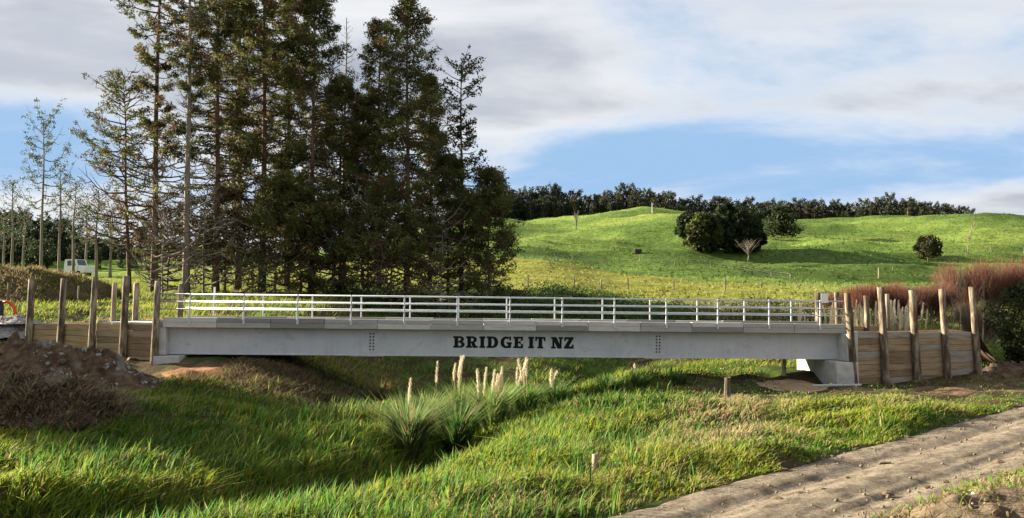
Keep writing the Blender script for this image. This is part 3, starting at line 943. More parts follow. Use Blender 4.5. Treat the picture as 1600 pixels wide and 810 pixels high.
for i, (x, y, h) in enumerate(((-43, 35.6, 11.2), (-46, 39.0, 12.2), (-44, 42.2, 11.2), (-48, 45.5, 11.4))):  # unseen trees added outside the view to cast shade on the left bank
    tree('conifer', Vector((x, y, Hs(x, y) - .1)), 'unseen dark conifer added beyond the left edge of the picture that shades the left bank', 'conifers added beyond the left edge', h=h, crown=full(3.2), nb=90, seed=180 + i, nleaf=16000, bare=.05, dead=.05, brown=.15, clump=.75, col=DK)
# slender round-topped tree on the right of the stand, and the bare dead one in the gap
tree('conifer', tbase(721, 73), 'slender tall tree with a round tufted top right of the stand', G1, h=ht(721, 98, 73),
     crown=lambda t: 1.35 * math.exp(-((t - .93) / .09) ** 2) + 2.3 * math.exp(-((t - .52) / .12) ** 2) * 1.0 + .75, nb=66, seed=171, nleaf=3600, bare=.3, dead=.5, brown=.1, keep=.8, clump=.42, col=(.05, .068, .022))
mb, _ = tree_parts(h=ht(537, 28, 80), crown=cone(2.2, .6), nb=80, seed=55, nleaf=10, bare=.3, dead=1.0)
e = empty('dead_tree', tbase(537, 80), 'bare dead conifer with thin grey twigs in the gap between the tall crowns', 'tree')
mb.build('trunk', M_barkgrey, e)
for i, (px, Y, tp, sd) in enumerate(((254, 63, 330, 5), (318, 66, 300, 8), (395, 67, 320, 9), (575, 67, 300, 12), (690, 68, 330, 15))):
    mb, _ = tree_parts(h=ht(px, tp, Y), crown=lambda t: 3.4 * (1 - t) ** .3, nb=34, seed=300 + sd, nleaf=10, bare=.08, dead=1.0, upturn=.6)
    e = empty('dead_tree', tbase(px, Y), ('short dead tree with curling bare branches between the two sparse trunks', 'short dead tree with curling bare branches under the dense left conifers',
              'short dead tree with pale bare branches above the railing left of middle', 'short dead tree with pale bare branches in the middle of the stand', 'short dead tree with bare branches under the right half of the stand')[i], 'tree', 'dead undergrowth trees in the stand')
    mb.build('trunk', M_barkgrey, e)
# slim young pines on the left skyline
G2 = 'slim pines on the left skyline'
for i, (px, Y, tp, lab, nl, rc) in enumerate((
        (64, 92, 186, 'slim pine with upswept branches, tallest of the thin trees at far left', 2300, 2.6), (92, 95, 262, 'very thin nearly bare pine right of the tallest slim pine', 350, .9),
        (18, 98, 285, 'short slim pine with drooping tuft at the far left edge', 700, 1.3), (36, 104, 330, 'thin bare pole like pine left of the tallest slim pine', 200, .8),
        (114, 97, 285, 'thin tufted pine above the white truck', 800, 1.2), (150, 90, 300, 'slim pine with side tufts right of the white truck', 1200, 1.8),
        (5, 106, 340, 'thin leafless pine trunk at the very left edge', 120, .7), (134, 105, 320, 'thin leafless pine behind the white truck', 260, .9), (172, 100, 330, 'thin sparse pine near the leaning conifer', 500, 1.3))):
    tree('slim_pine', tbase(px, Y), lab, G2, h=ht(px, tp, Y), crown=lambda t, rc=rc: rc * (.5 + .5 * math.sin(t * 3.1)) + .25, nb=30, seed=400 + i, nleaf=nl, bare=.42, dead=.25, brown=.1, keep=.9,
         clump=.4, col=(.06, .085, .04), upturn=.9, r0=.17, bark=M_barkgrey, leaf=(.26, .1))

# rounded trees on the hill
def round_tree(name, base, h, wd, seed, label, group=None, nleaf=5000, col=(.035, .05, .017), leaf=(.5, .3), trunk=.22):
    q = random.Random(seed); r = np.random.default_rng(seed)
    e = empty(name, base, label, 'tree', group)
    mb = MB()
    mb.tube([(0, 0, -.3), (.05 * h * .2, 0, h * trunk), (0, .02 * h, h * .55)], [h * .035, h * .028, h * .012], 7)
    C, S = [], []
    for i in range(46):
        a = i * 2.39996; u = (i + .5) / 46
        z = trunk * .75 + (1 - trunk * .75) * u
        prof = math.sin(math.pi * min(1, max(.03, (z - trunk * .5) / (1.04 - trunk * .5))) ** .8) ** .6
        rr = wd * .5 * prof * q.uniform(.45, 1.0)
        c = Vector((math.cos(a) * rr, math.sin(a) * rr, h * z * q.uniform(.92, 1.0)))
        C.append(tuple(c)); S.append(q.uniform(.10, .19) * wd)
        if i % 3 == 0:
            mb.tube([(0, 0, h * trunk * q.uniform(.8, 1.6)), (c.x * .5, c.y * .5, (h * trunk + c.z) * .5), tuple(c)], [h * .012, h * .009, .02], 4, False)
    C = np.array(C); S = np.array(S)
    idx = r.integers(0, len(C), nleaf)
    g = r.normal(size=(nleaf, 3)); g /= np.linalg.norm(g, axis=1)[:, None]
    P = C[idx] + g * (r.random(nleaf) ** .4 * S[idx])[:, None]
    cl = np.clip(1 + .35 * r.normal(size=(len(C), 1)), .5, 1.8)[idx]
    mb.build('trunk', M_bark, e)
    link('crown', leaves_mesh('crown', P, leaf[0] * r.uniform(.6, 1.3, nleaf), leaf[1] * r.uniform(.6, 1.3, nleaf), vary(col, nleaf, .3, r) * cl, M_leaf, r=r), e)
    return e


G3 = 'dark trees of the grove on the hillside'
for i, (px, pb, pt, wpx, lab, c) in enumerate((
        (1077, 372, 333, 40, 'leftmost dark tree of the hillside grove, half hidden', (.032, .05, .02)), (1100, 396, 338, 58, 'olive green rounded tree at the front left of the hillside grove', (.055, .066, .018)),
        (1133, 390, 322, 56, 'tallest dark tree in the middle of the hillside grove', (.03, .046, .018)), (1156, 398, 335, 60, 'dark broad tree at the right of the hillside grove', (.033, .046, .018)),
        (1176, 394, 342, 40, 'low dark tree on the right end of the hillside grove', (.036, .048, .018)))):
    p = hit(px, pb, 100)
    s = p.y / FPX
    round_tree('grove_tree', p, (pb - pt) * s, wpx * s, 500 + i, lab, G3, 4200, c, (.75, .45), .1)
p = hit(1221, 372, 100); s = p.y / FPX
mb, (P, ln, wd, cc, r) = tree_parts(h=44 * s, crown=lambda t: 3.0 * (1 - t) ** .6 + .5, nb=44, seed=77, nleaf=3200, bare=.08, dead=0, brown=.1, clump=1.0, leaf=(.7, .35), col=(.04, .055, .02))
e = empty('hill_conifer', p, 'dark upright conifer standing alone right of the hillside grove', 'tree')
mb.build('trunk', M_bark, e); link('crown', leaves_mesh('crown', P, ln, wd, cc, M_leaf, r=r), e)
p = hit(1450, 408, 100); s = p.y / FPX
round_tree('lone_tree', p, 37 * s, 44 * s, 611, 'single rounded tree with a bare leaning trunk on the right hillside', None, 3200, (.05, .052, .022), (.42, .24), .34)


def bare_tree(name, base, h, wd, seed, label, nb=26, mat=None, group=None):
    q = random.Random(seed)
    mb = MB()
    mb.tube([(0, 0, -.2), (.04 * h, 0, h * .25), (0, .03 * h, h * .5)], [h * .03, h * .024, h * .015], 6)
    for i in range(nb):
        a = i * 2.4; sp = q.uniform(.25, 1) * wd * .5; z0 = h * q.uniform(.15, .45)
        p1 = Vector((math.cos(a) * sp * .5, math.sin(a) * sp * .5, z0 + (h - z0) * .45)); p2 = Vector((math.cos(a) * sp, math.sin(a) * sp, h * q.uniform(.6, 1.0)))
        mb.tube([(0, 0, z0), p1, p2], [h * .010, h * .008, h * .003], 4, False)
        for j in range(5):
            b0 = p1.lerp(p2, q.uniform(.1, .9)); l = h * q.uniform(.08, .22)
            mb.tube([b0, b0 + Vector((q.uniform(-1, 1), q.uniform(-1, 1), q.uniform(0, 1.2))) * l], [h * .0055, h * .002], 3, False)
    e = empty(name, base, label, 'tree', group)
    mb.build('trunk', mat or M_barkgrey, e)
    return e


p = hit(1153, 402, 100); bare_tree('bare_tree', p + Vector((0, -6, -.6)), 30 * p.y / FPX, 44 * p.y / FPX, 21, 'leafless grey tree in front of the dark hillside grove', 34)
p = hit(900, 360, 100); bare_tree('dead_tree', p, 30 * p.y / FPX, 12 * p.y / FPX, 22, 'small dead grey tree standing on the green hillside', 16)

# forest along the crest and the wood behind the left paddock: shared low meshes
kinds = []
for i in range(8):
    if i < 5:
        mb, (P, ln, wd, cc, r) = tree_parts(h=1.0, crown=lambda t, i=i: (.19 + .035 * (i % 3)) * (1 - t) ** .85 + .015, nb=26, seed=700 + i, nleaf=1500, bare=.03, dead=0, brown=.05, clump=.085, leaf=(.06, .028), col=((.026, .036, .02), (.034, .05, .024), (.024, .034, .019), (.04, .055, .026), (.028, .04, .02))[i], r0=.014, wander=.01)
    else:
        r = np.random.default_rng(i); nC = 22
        a = np.arange(nC) * 2.4; u = (np.arange(nC) + .5) / nC; z = .1 + .88 * u
        rr = .36 * np.sin(np.pi * np.clip((z - .1) / .95, 0, 1)) ** .6 * r.uniform(.5, 1, nC)
        C = np.stack([np.cos(a) * rr, np.sin(a) * rr, z * r.uniform(.9, 1, nC)], 1)
        idx = r.integers(0, nC, 900); g_ = r.normal(size=(900, 3)); g_ /= np.linalg.norm(g_, axis=1)[:, None]
        P = C[idx] + g_ * (r.random(900) ** .4 * .13)[:, None]
        ln = .085 * r.uniform(.6, 1.3, 900); wd = .055 * r.uniform(.6, 1.3, 900)
        cc = vary(((.03, .042, .02), (.04, .056, .024), (.026, .038, .019))[i - 5], 900, .3, r)
        mb = MB().tube([(0, 0, -.05), (0, 0, .6)], [.022, .01], 5)
    lm = leaves_mesh('forest_tree', P, ln, wd, cc, M_leaf, r=r)
    lm.materials.append(M_bark)
    # join the stem into the same small mesh
    import bmesh
    bm = bmesh.new(); bm.from_mesh(lm)
    vs = [bm.verts.new(v) for v in mb.v]
    for f in mb.f:
        try:
            bm.faces.new([vs[k] for k in f]).material_index = 1
        except ValueError:
            pass
    bm.to_mesh(lm); bm.free()
    kinds.append(lm)


def forest(path, rows, label, group, name, seed, conif=.6, sky_px=None):
    q = random.Random(seed)
    for (Y, fr, step) in rows:
        px = path[0][0] + q.uniform(0, step)
        while px < path[-1][0]:
            top = float(np.interp(px, [p[0] for p in path], [p[1] for p in path]))
            yy = Y * q.uniform(.98, 1.02)
            x = (px - CX) / FPX * yy
            z0 = Hs(x, yy) - .3
            h = (at(px, top, yy).z - z0) * fr * q.uniform(.85, 1.05)
            if h > 1.5:
                me = kinds[q.randrange(5)] if q.random() < conif else kinds[5 + q.randrange(3)]
                wdf = h * (q.uniform(.55, .9) if me in kinds[:5] else q.uniform(.8, 1.2))
                o = link(name, me, None, (x, yy, z0), (0, 0, q.uniform(0, 6.3)), (wdf, wdf, h))
                tag(o, label, 'tree', group)
            px += step * q.uniform(.6, 1.4)


SKYR = [(720, 300), (770, 303), (800, 301), (830, 303), (862, 292), (885, 305), (915, 305), (945, 303), (968, 296), (990, 292), (1015, 298), (1035, 305), (1070, 312), (1110, 316), (1160, 317), (1210, 318), (1260, 318), (1300, 319), (1340, 320), (1370, 316), (1392, 311), (1430, 315), (1460, 321), (1500, 326), (1522, 330)]
forest(SKYR, ((350, 1.02, 8.2), (342, .92, 9.5), (334, .78, 11)), 'dark tree in the forest band along the crest of the green hill', 'forest along the hill crest', 'forest_tree', 61, .93)
SKYL = [(-90, 322), (0, 330), (40, 328), (85, 334), (110, 350), (150, 364), (200, 366), (260, 368), (330, 372), (420, 378), (520, 386), (640, 392)]
forest(SKYL, ((160, 1.0, 19), (151, .88, 21), (142, .74, 22), (134, .55, 24)), 'dark tree in the wood behind the left paddock', 'wood behind the left paddock', 'forest_tree', 62, .45)
for i, (px, tp, wdp) in enumerate(((1545, 331, 14), (1570, 331, 12), (1592, 331, 12))):
    p = hit(px, 336.5, 200); p.z -= .3
    bare_tree('bare_tree', Vector((p.x, 330, Hs(p.x * 330 / p.y, 330))), 3.4, 3.2, 80 + i, ('tiny leafless tree on the far right skyline, left of the three', 'tiny leafless tree on the far right skyline, middle of the three', 'tiny leafless tree on the far right skyline, right of the three')[i], 20, None, 'leafless trees on the right skyline')

# ------------------------------------------------------------------ grass and undergrowth (nobody could count it)
def stuff(name, me, label, cat):
    o = tag(link(name, me), label, cat)
    o['kind'] = 'stuff'
    return o


PILE1 = at(70, 590, 33.5); PILE2 = at(60, 662, 27.0)


def keepmask(x, y):
    rd = road_d(x, y)
    k = ~((rd > -.1) & (rd < RW + .3 + 1.3 * fbm(x * 1.1, y * 1.1, 3, 2)))
    k &= ~((x < LW0.x + .3) & (x > LW1.x - 9) & (y > BY0 - .2 + (LW0.x - x) * .48) & (y < 47.5))
    k &= ~((x > RW0.x - .4) & (x < RW1.x + .5) & (y > RW0.y + (x - RW0.x) * .42 - .1) & (y < 46.5))
    k &= ~((np.abs(x + 14.9) < 2.4) & (np.abs(y - 40.2) < 2.6))
    k &= ~((np.abs(x - 14.2) < 1.9) & (y > 38.7) & (y < 46))
    k &= (ditch_d(x, y) > .75) | (y > 28)
    return k


def sample(n, y0, y1, pw, wide=.64, extra=4):
    u = rng.random(n)
    y = (y0 ** pw + u * (y1 ** pw - y0 ** pw)) ** (1 / pw)
    x = rng.uniform(-1, 1, n) * (wide * y + extra)
    return x, y


def grass_colours(x, y, n, dry):
    lush = vary((.08, .172, .02), n, .4); yel = vary((.29, .345, .04), n, .3); tan = vary((.42, .335, .17), n, .3)
    k = sstep(-.24, .08, fbm(x * .3, y * .3, 3, 81) + .25 * rng.normal(size=n) * .4)[:, None]
    c = lush * (1 - k) + yel * k
    d = (dry > rng.random(n))[:, None]
    return np.where(d, tan, c)


# 1 foreground sward
n = 300000
x, y = sample(n, 12.5, 47, .12)
cl = vnoise(x * 1.15, y * 1.15, 91) * .65 + vnoise(x * 3.1, y * 3.1, 92) * .35
k = keepmask(x, y) & (rng.random(n) < .25 + 1.1 * cl)
right = sstep(5, 10, x + .25 * (y - 36)) * sstep(31, 36, y - .15 * x + 3)             # grazed, trampled ground by the right wall
bareR = sstep(.30, .6, np.exp(-((x - 19) / 6.5) ** 2 - ((y - 38.9) / 2.2) ** 2) + .35 * (cl - .5))
bareL = sstep(.35, .6, np.exp(-((x + 13) / 2.8) ** 2 - ((y - 38.6) / 1.8) ** 2) + .4 * (cl - .5))
k &= rng.random(n) > .93 * np.maximum(bareR, bareL)
k &= rng.random(n) > .45 * right
k &= (road_d(x, y) > 0) | (rng.random(n) < .16 * (vnoise(x * .9, y * .9, 6) > .45))
x, y, cl, right = x[k], y[k], cl[k], right[k]; n = len(x)
z = H(x, y)
dd = ditch_d(x, y)
left = 1 - sstep(-8, -4, x - .2 * (y - 30)) 
hh = (.10 + .46 * cl ** 1.6 + .16 * np.exp(-(dd / 4.0) ** 2)) * (1 - .62 * right) * (1 - .28 * left * sstep(24, 30, y)) * rng.uniform(.55, 1.35, n)
rdd = road_d(x, y)
hh *= .45 + .55 * sstep(RW + .1, RW + 1.3, rdd) + .3 * (rdd < 0)
k = rdd < 0
dryb = np.clip(.09 + .75 * np.exp(-((x - 7.2 - .35 * (y - 30)) / 1.9) ** 2) * sstep(20, 25, y) + .30 * right + .5 * (rdd < 0) + .30 * sstep(.08, .2, fbm(x * .5, y * .5, 3, 101)), 0, .9)
dryb = dryb + .28 * left * sstep(33, 37, y) 
c1 = grass_colours(x, y, n, dryb)
c0 = c1 * np.array([.42, .45, .45])  # darker blade bases: sheath tone plus occlusion shade put into the colour
P = np.stack([x, y, z - .02], 1)
wdt = (.021 + .0007 * y) * rng.uniform(.7, 1.5, n)
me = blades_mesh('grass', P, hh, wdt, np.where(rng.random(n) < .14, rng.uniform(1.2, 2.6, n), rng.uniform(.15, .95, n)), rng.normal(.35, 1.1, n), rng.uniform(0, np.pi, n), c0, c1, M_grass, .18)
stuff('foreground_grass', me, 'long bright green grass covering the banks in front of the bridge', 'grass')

# 2 broad upright leaves of wet-ground grass on both sides of the drain
n = 42000
x, y = sample(n, 14, 45, .3, .5, 1)
dd = ditch_d(x, y)
k = keepmask(x, y) & (rng.random(n) < np.exp(-((dd - 1.5) / 4.2) ** 2) * (.25 + vnoise(x * .8, y * .8, 7))) & (x < 9)
x, y = x[k], y[k]; n = len(x)
c1 = vary((.085, .2, .035), n, .35); yk = (rng.random(n) < .35)[:, None]
c1 = np.where(yk, vary((.25, .33, .07), n, .25), c1)
me = blades_mesh('reed_grass', np.stack([x, y, H(x, y) - .02], 1), rng.uniform(.35, .75, n), (.022 + .0007 * y) * rng.uniform(.7, 1.3, n), rng.uniform(.1, .6, n), rng.normal(.5, 1.0, n), rng.uniform(0, np.pi, n), c1 * .45, c1, M_grass, .12)  # reed bases likewise darkened, sheath tone and occlusion shade in the colour
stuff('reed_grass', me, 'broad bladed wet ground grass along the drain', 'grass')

# 3 rough grass behind the bridge, the left paddock and the right bank
n = 120000
x, y = sample(n, 44, 100, -.3, .62, 6)
cl = vnoise(x * .7, y * .7, 191) * .6 + vnoise(x * 2.1, y * 2.1, 192) * .4
k = keepmask(x, y) & (rng.random(n) < .2 + 1.2 * cl) & ~((y > 80) & (x > -25) & (x < 30))
x, y, cl = x[k], y[k], cl[k]; n = len(x)
dry = np.clip(.75 * sstep(12, 20, x) * sstep(62, 70, y) + .12, 0, .8)
c1 = grass_colours(x, y, n, dry)
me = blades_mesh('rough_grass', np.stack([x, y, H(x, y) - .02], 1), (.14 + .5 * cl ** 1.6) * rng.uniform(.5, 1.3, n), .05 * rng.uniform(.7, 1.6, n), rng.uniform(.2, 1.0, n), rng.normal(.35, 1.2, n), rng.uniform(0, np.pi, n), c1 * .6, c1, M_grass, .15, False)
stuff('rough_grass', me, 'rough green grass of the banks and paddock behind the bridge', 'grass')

# 4 bramble-like cover on the bank behind the railing
nC = 900
cx_ = rng.uniform(-14, 32, nC); cy_ = 69.5 + rng.normal(0, 4.2, nC) + .10 * np.clip(cx_, 0, 40)
czs = rng.uniform(.35, 1.15, nC)
czs *= np.where(cx_ > 14, .75, 1)
idx = rng.integers(0, nC, 95000); m_ = len(idx)
g_ = rng.normal(size=(m_, 3)); g_ /= np.linalg.norm(g_, axis=1)[:, None]
P = np.stack([cx_[idx], cy_[idx], H(cx_, cy_)[idx] + .2 * czs[idx]], 1) + g_ * (rng.random(m_) ** .4)[:, None] * czs[idx][:, None] * np.array([1.25, 1.25, .85])
cc = vary((.05, .085, .022), m_, .35) * np.clip(1 + .3 * rng.normal(size=(nC, 1)), .5, 1.6)[idx]
tn = (cx_[idx] > 14)[:, None] & (rng.random((m_, 1)) < .55)
cc = np.where(tn, vary((.2, .175, .085), m_, .25), cc)
stuff('bank_undergrowth', leaves_mesh('undergrowth', P, .2 * rng.uniform(.6, 1.4, m_), .12 * rng.uniform(.6, 1.4, m_), cc, M_leaf), 'low leafy undergrowth on the shaded bank behind the bridge', 'undergrowth')

# 5 brown dead bracken on the left bank beneath the bridge
n = 10000
x = rng.normal(-9.6, 2.4, n); y = rng.normal(38.5, 2.4, n)
k = keepmask(x, y) & (x > -14) & (x < -4); x, y = x[k], y[k]; n = len(x)
c1 = vary((.16, .12, .065), n, .35)
me = blades_mesh('bracken', np.stack([x, y, H(x, y)], 1), rng.uniform(.15, .5, n), rng.uniform(.02, .05, n), rng.uniform(.3, 1.3, n), rng.uniform(0, 6.3, n), rng.uniform(0, 3.1, n), c1 * .6, c1, M_dryleaf, .2)
stuff('dead_bracken', me, 'brown dead bracken on the left bank under the bridge', 'undergrowth')

# ------------------------------------------------------------------ pampas-like plume grasses
def plume_grass(base, label, h, nb, plumes, seed, group, ph0=.85, green=(.10, .135, .04), spread=.55):
    """plumes: list of (dx, dy, height)"""
    r = np.random.default_rng(seed)
    e = empty('plume_grass', base, label, 'grass clump', group)
    az = r.uniform(0, 6.283, nb)
    P = np.stack([np.cos(az) * .22 * r.random(nb), np.sin(az) * .22 * r.random(nb), np.full(nb, -.05)], 1)
    c1 = vary(np.array(green) * np.array([.95, 1.3, 1.0]), nb, .3, r); dk = (r.random(nb) < .16)[:, None]
    c1 = np.where(dk, vary((.26, .215, .11), nb, .2, r), c1)
    nb0 = nb; hh = h * 1.4 * r.uniform(.4, 1.02, nb)
    link('foliage', blades_mesh('foliage', P, hh, np.full(nb, .048) * r.uniform(.7, 1.3, nb), r.uniform(.05, 1.1, nb) * spread * 1.15, az, az + 1.57, c1 * .5, c1, M_grass, .3), e)
    for dx, dy, zt in plumes:
        ph = ph0 * r.uniform(.75, 1.35); lx = r.normal(.03, .06)
        mb = MB().tube([(dx * .25, dy * .25, 0), (dx * .7, dy * .7, zt * .55), (dx, dy, zt - ph * .8)], [.014, .011, .008], 4, False)
        o = mb.build('plume_stalk', M_straw, e)
        n = 320
        t = r.random(n); a = r.uniform(0, 6.283, n)
        rr = .05 * np.sin(np.pi * np.clip(t * .9 + .06, 0, 1)) ** .9 * (1 - .45 * t)
        Q = np.stack([dx + np.cos(a) * rr * r.random(n) ** .5 + lx * t ** 1.6 * 1.6, dy + np.sin(a) * rr * r.random(n) ** .5, zt - ph + ph * t], 1)
        link('plume', leaves_mesh('plume', Q, .17 * r.uniform(.5, 1.4, n), .016 * r.uniform(.6, 1.3, n), vary((.78, .7, .53), n, .1, r), M_dryleaf, 1.6, r), o)
    return e


M_straw = plain_mat('straw', (.42, .33, .18), .8, .1)
G5 = 'plume grasses in the drain under the bridge'


def pl(n, sd, wd, lo, hi):
    q = random.Random(sd)
    return [(q.uniform(-wd, wd), q.uniform(-wd, wd), q.uniform(lo, hi)) for _ in range(n)]


for i, (px, Y, tpy, nb, npl, ptop, lab, gr) in enumerate((
        (640, 29.3, 606, 900, 1, 574, 'large brown green tussock at the lower left of the drain with one thin plume', (.19, .19, .085)),
        (712, 31.5, 612, 840, 0, 0, 'dark rounded tussock beside the mouth of the dark drain', (.09, .13, .04)),
        (768, 34.0, 588, 840, 8, 572, 'bright plume grass with about eight cream plumes under the lettering', (.24, .26, .09)),
        (718, 36.5, 588, 420, 5, 556, 'plume grass with a tight bunch of tall cream plumes against the girder', (.2, .22, .07)),
        (822, 36.0, 592, 660, 6, 560, 'plume grass with a fan of cream plumes right of the lettering centre', (.14, .2, .06)),
        (868, 37.0, 590, 600, 3, 566, 'green tussock with three short plumes right of the plume fan', (.14, .2, .06)),
        (950, 38.0, 580, 540, 0, 0, 'low green arching tussock below the right half of the girder', (.11, .17, .05)),
        (1000, 39.0, 578, 540, 1, 562, 'green tussock with a single plume touching the girder', (.11, .17, .05)),
        (1060, 40.0, 577, 480, 0, 0, 'green rush clump under the right splice of the girder', (.10, .15, .045)),
        (598, 38.0, 584, 300, 0, 0, 'reddish dry tussock left of the plume grasses', (.2, .13, .06)),
        (683, 38.0, 596, 300, 1, 560, 'thin tussock with one leaning plume left of the tight plume bunch', (.17, .2, .06)),
        (668, 33.0, 604, 540, 0, 0, 'pale green arching tussock behind the large brown green one', (.22, .24, .08)))):
    b_ = tbase(px, Y, 0)
    q = random.Random(40 + i)
    pls = [(q.uniform(-.5, .5) * (.5 if npl == 5 else 1), q.uniform(-.4, .4), at(px, ptop, Y).z - b_.z + q.uniform(-.42, .06)) for _ in range(npl)]
    plume_grass(b_, lab, at(px, tpy, Y).z - b_.z, nb, pls, 900 + i, G5, .78, gr)
G6 = 'plume grasses behind the right wall'
for i, (px, Y, npl, lab) in enumerate(((1268, 51, 7, 'dry plume grass behind the last bays of the bridge railing'), (1300, 50.5, 11, 'dry plume grass behind the white marker plate'), (1325, 51.5, 11, 'dry plume grass behind the first right wall post'),
                                       (1350, 52, 12, 'dry plume grass left of the second right wall post'), (1398, 51.5, 14, 'cream plume grass between the second and third right wall posts'), (1416, 52.5, 11, 'cream plume grass behind the third right wall post'))):
    plume_grass(tbase(px, Y, 0), lab, 1.5, 420, pl(int(npl * 1.5), 40 + i, .95, 2.0, 3.1), 950 + i, G6, 1.1, (.2, .18, .08))

# ------------------------------------------------------------------ red-twigged willow scrub and shrubs on the right
def twig_shrub(base, h, wd, nt, seed, label, group, c=(.15, .062, .04)):
    nt = int(nt * 1.4)
    r = np.random.default_rng(seed); q = random.Random(seed)
    e = empty('twig_shrub', base, label, 'shrub', group)
    mb = MB(); ends = []
    for i in range(16):
        a = q.uniform(0, 6.28); s = q.uniform(.15, 1) * wd * .5; z = h * q.uniform(.45, .7)
        mid = Vector((math.cos(a) * s * .5, math.sin(a) * s * .5, z * .55)); en = Vector((math.cos(a) * s, math.sin(a) * s, z))
        mb.tube([(math.cos(a) * .2, math.sin(a) * .2, -.1), mid, en], [.05, .035, .015], 4, False)
        ends += [(mid, en)] * 1
    mb.build('stem', M_barkgrey, e)
    idx = r.integers(0, len(ends), nt); t = r.random(nt) ** .7
    A = np.array([tuple(a) for a, _ in ends])[idx]; B = np.array([tuple(b) for _, b in ends])[idx]
    P = A * (.3 + .7 * t[:, None]) + (B - A) * (t ** 1.5)[:, None] + r.normal(0, .2, (nt, 3)) * wd * .42 * np.array([1, 1, .6])
    P[:, 2] = np.maximum(P[:, 2], .05)
    hm = h * np.sqrt(np.clip(1 - (np.hypot(P[:, 0], P[:, 1]) / (wd * .62)) ** 2, .08, 1))
    hh = np.clip(hm - P[:, 2], .25, 1.6) * r.uniform(.5, 1.1, nt)
    c1 = vary(np.array(c) * np.array([1.12, 1.22, 1.25]) * r.uniform(.75, 1.15), nt, .45, r)
    c1 = np.where((r.random(nt) < .1)[:, None], vary((.26, .2, .14), nt, .2, r), c1)
    az = np.arctan2(P[:, 1], P[:, 0]) + r.normal(0, .9, nt)
    link('twigs', blades_mesh('twigs', P, hh, np.full(nt, .02) * r.uniform(.6, 1.4, nt), r.uniform(.1, .7, nt), az, r.uniform(0, 3.14, nt), c1 * .8, c1, M_dryleaf, .05, False), e)
    return e


G7 = 'red twigged scrub behind the right wall'
for i, (px, Y, h, wd, nt, lab, c) in enumerate((
        (1302, 73, 1.9, 3.4, 1500, 'low reddish scrub bush at the left end of the thicket', (.17, .085, .05)), (1342, 71, 2.7, 4.2, 2400, 'red twigged bush behind the first right wall posts', (.16, .06, .04)),
        (1384, 72, 3.0, 4.2, 2600, 'red twigged bush behind the second right wall post', (.16, .058, .04)), (1424, 70, 2.9, 4.2, 2600, 'red twigged bush behind the third right wall post', (.15, .055, .04)),
        (1462, 71, 3.0, 4.2, 2600, 'red twigged bush behind the fourth right wall post', (.15, .06, .04)), (1505, 74, 5.2, 5.2, 3200, 'tall red brown bush left of the last right wall post', (.17, .075, .05)),
        (1552, 74, 5.6, 5.4, 3400, 'tall red brown bush right of the last right wall post', (.17, .07, .05)), (1598, 74, 5.9, 5.4, 3200, 'tall red brown bush above the dark evergreen at the right edge', (.18, .07, .05)), (1640, 72, 5.6, 5.0, 1800, 'tall red brown bush cut by the right edge', (.18, .07, .05)),
        (1520, 60, 2.9, 3.4, 900, 'thin pale branched bush behind the last right wall post', (.2, .13, .08)), (1546, 58, 2.2, 2.8, 900, 'low tan bush left of the dark evergreen', (.19, .12, .07)))):
    twig_shrub(tbase(px, Y, 0), h, wd, nt, 1000 + i, lab, G7, c)
# pale bare saplings
for i, (px, Y, tp, lab) in enumerate(((1498, 56, 415, 'thin pale dead sapling left of the last right wall post'), (1487, 57, 448, 'short forked pale sapling behind the right wall'), (1533, 55, 440, 'pale leaning branch beside the last right wall post'))):
    b = tbase(px, Y, -.1); h = at(px, tp, Y).z - b.z
    q = random.Random(i)
    mb = MB().tube([b, b + Vector((.1, 0, h * .5)), b + Vector((q.uniform(-.2, .2), 0, h))], [.05, .035, .012], 5)
    for j in range(6):
        p = b + Vector((.08, 0, h * q.uniform(.3, .8)))
        mb.tube([p, p + Vector((q.uniform(-.4, .4), q.uniform(-.2, .2), .3)), p + Vector((q.uniform(-.6, .6), q.uniform(-.3, .3), h * .3))], [.025, .018, .006], 4, False)
    tag(mb.build('dead_sapling', M_pole2, None, b), lab, 'sapling', 'pale dead saplings by the right wall').location = b
round_tree('evergreen_shrub', tbase(1602, 47.5), 4.4, 3.6, 1200, 'dark dense evergreen shrub at the right edge', None, 9000, (.035, .045, .016), (.2, .1), .06)

# ------------------------------------------------------------------ heaps of earth and brush
def heap(name, c, rx, ry, h, seed, mat, label, cat, flat=1.6, rough=.35, n=54):
    U, V_ = np.meshgrid(np.linspace(-1.25, 1.25, n), np.linspace(-1.25, 1.25, n))
    X = c[0] + U * rx; Y = c[1] + V_ * ry
    d = np.sqrt(U ** 2 + V_ ** 2) + .35 * fbm(U * 1.6 + seed, V_ * 1.6, 3, seed)
    Z = H(X.ravel(), Y.ravel()).reshape(X.shape) + h * np.clip(1 - np.clip(d, 0, 2) ** flat, -.25, 1) + rough * h * (fbm(X * 1.1, Y * 1.1, 4, seed + 5) + .6 * fbm(X * 3.3, Y * 3.3, 3, seed + 8)) * np.clip((1.1 - d) * 4, 0, 1)
    Z = np.where(d > 1.08, Z - .3, Z)
    me = grid_mesh(name, X - c[0], Y - c[1], Z - c[2], mat)
    o = link(name, me, None, c)
    tag(o, label, cat)
    return o, (X, Y, Z, d)


def rock_mesh(name, seed, mat):
    q = np.random.default_rng(seed)
    bm = bmesh.new(); bmesh.ops.create_icosphere(bm, subdivisions=1, radius=.5)
    for v in bm.verts:
        v.co *= q.uniform(.7, 1.2); v.co.z *= .7
    me = bpy.data.meshes.new(name); bm.to_mesh(me); bm.free(); me.materials.append(mat)
    return me


rocks = [rock_mesh('stone', i, M_stone) for i in range(4)]
clods = [rock_mesh('soil_clod', 20 + i, M_clod) for i in range(5)]


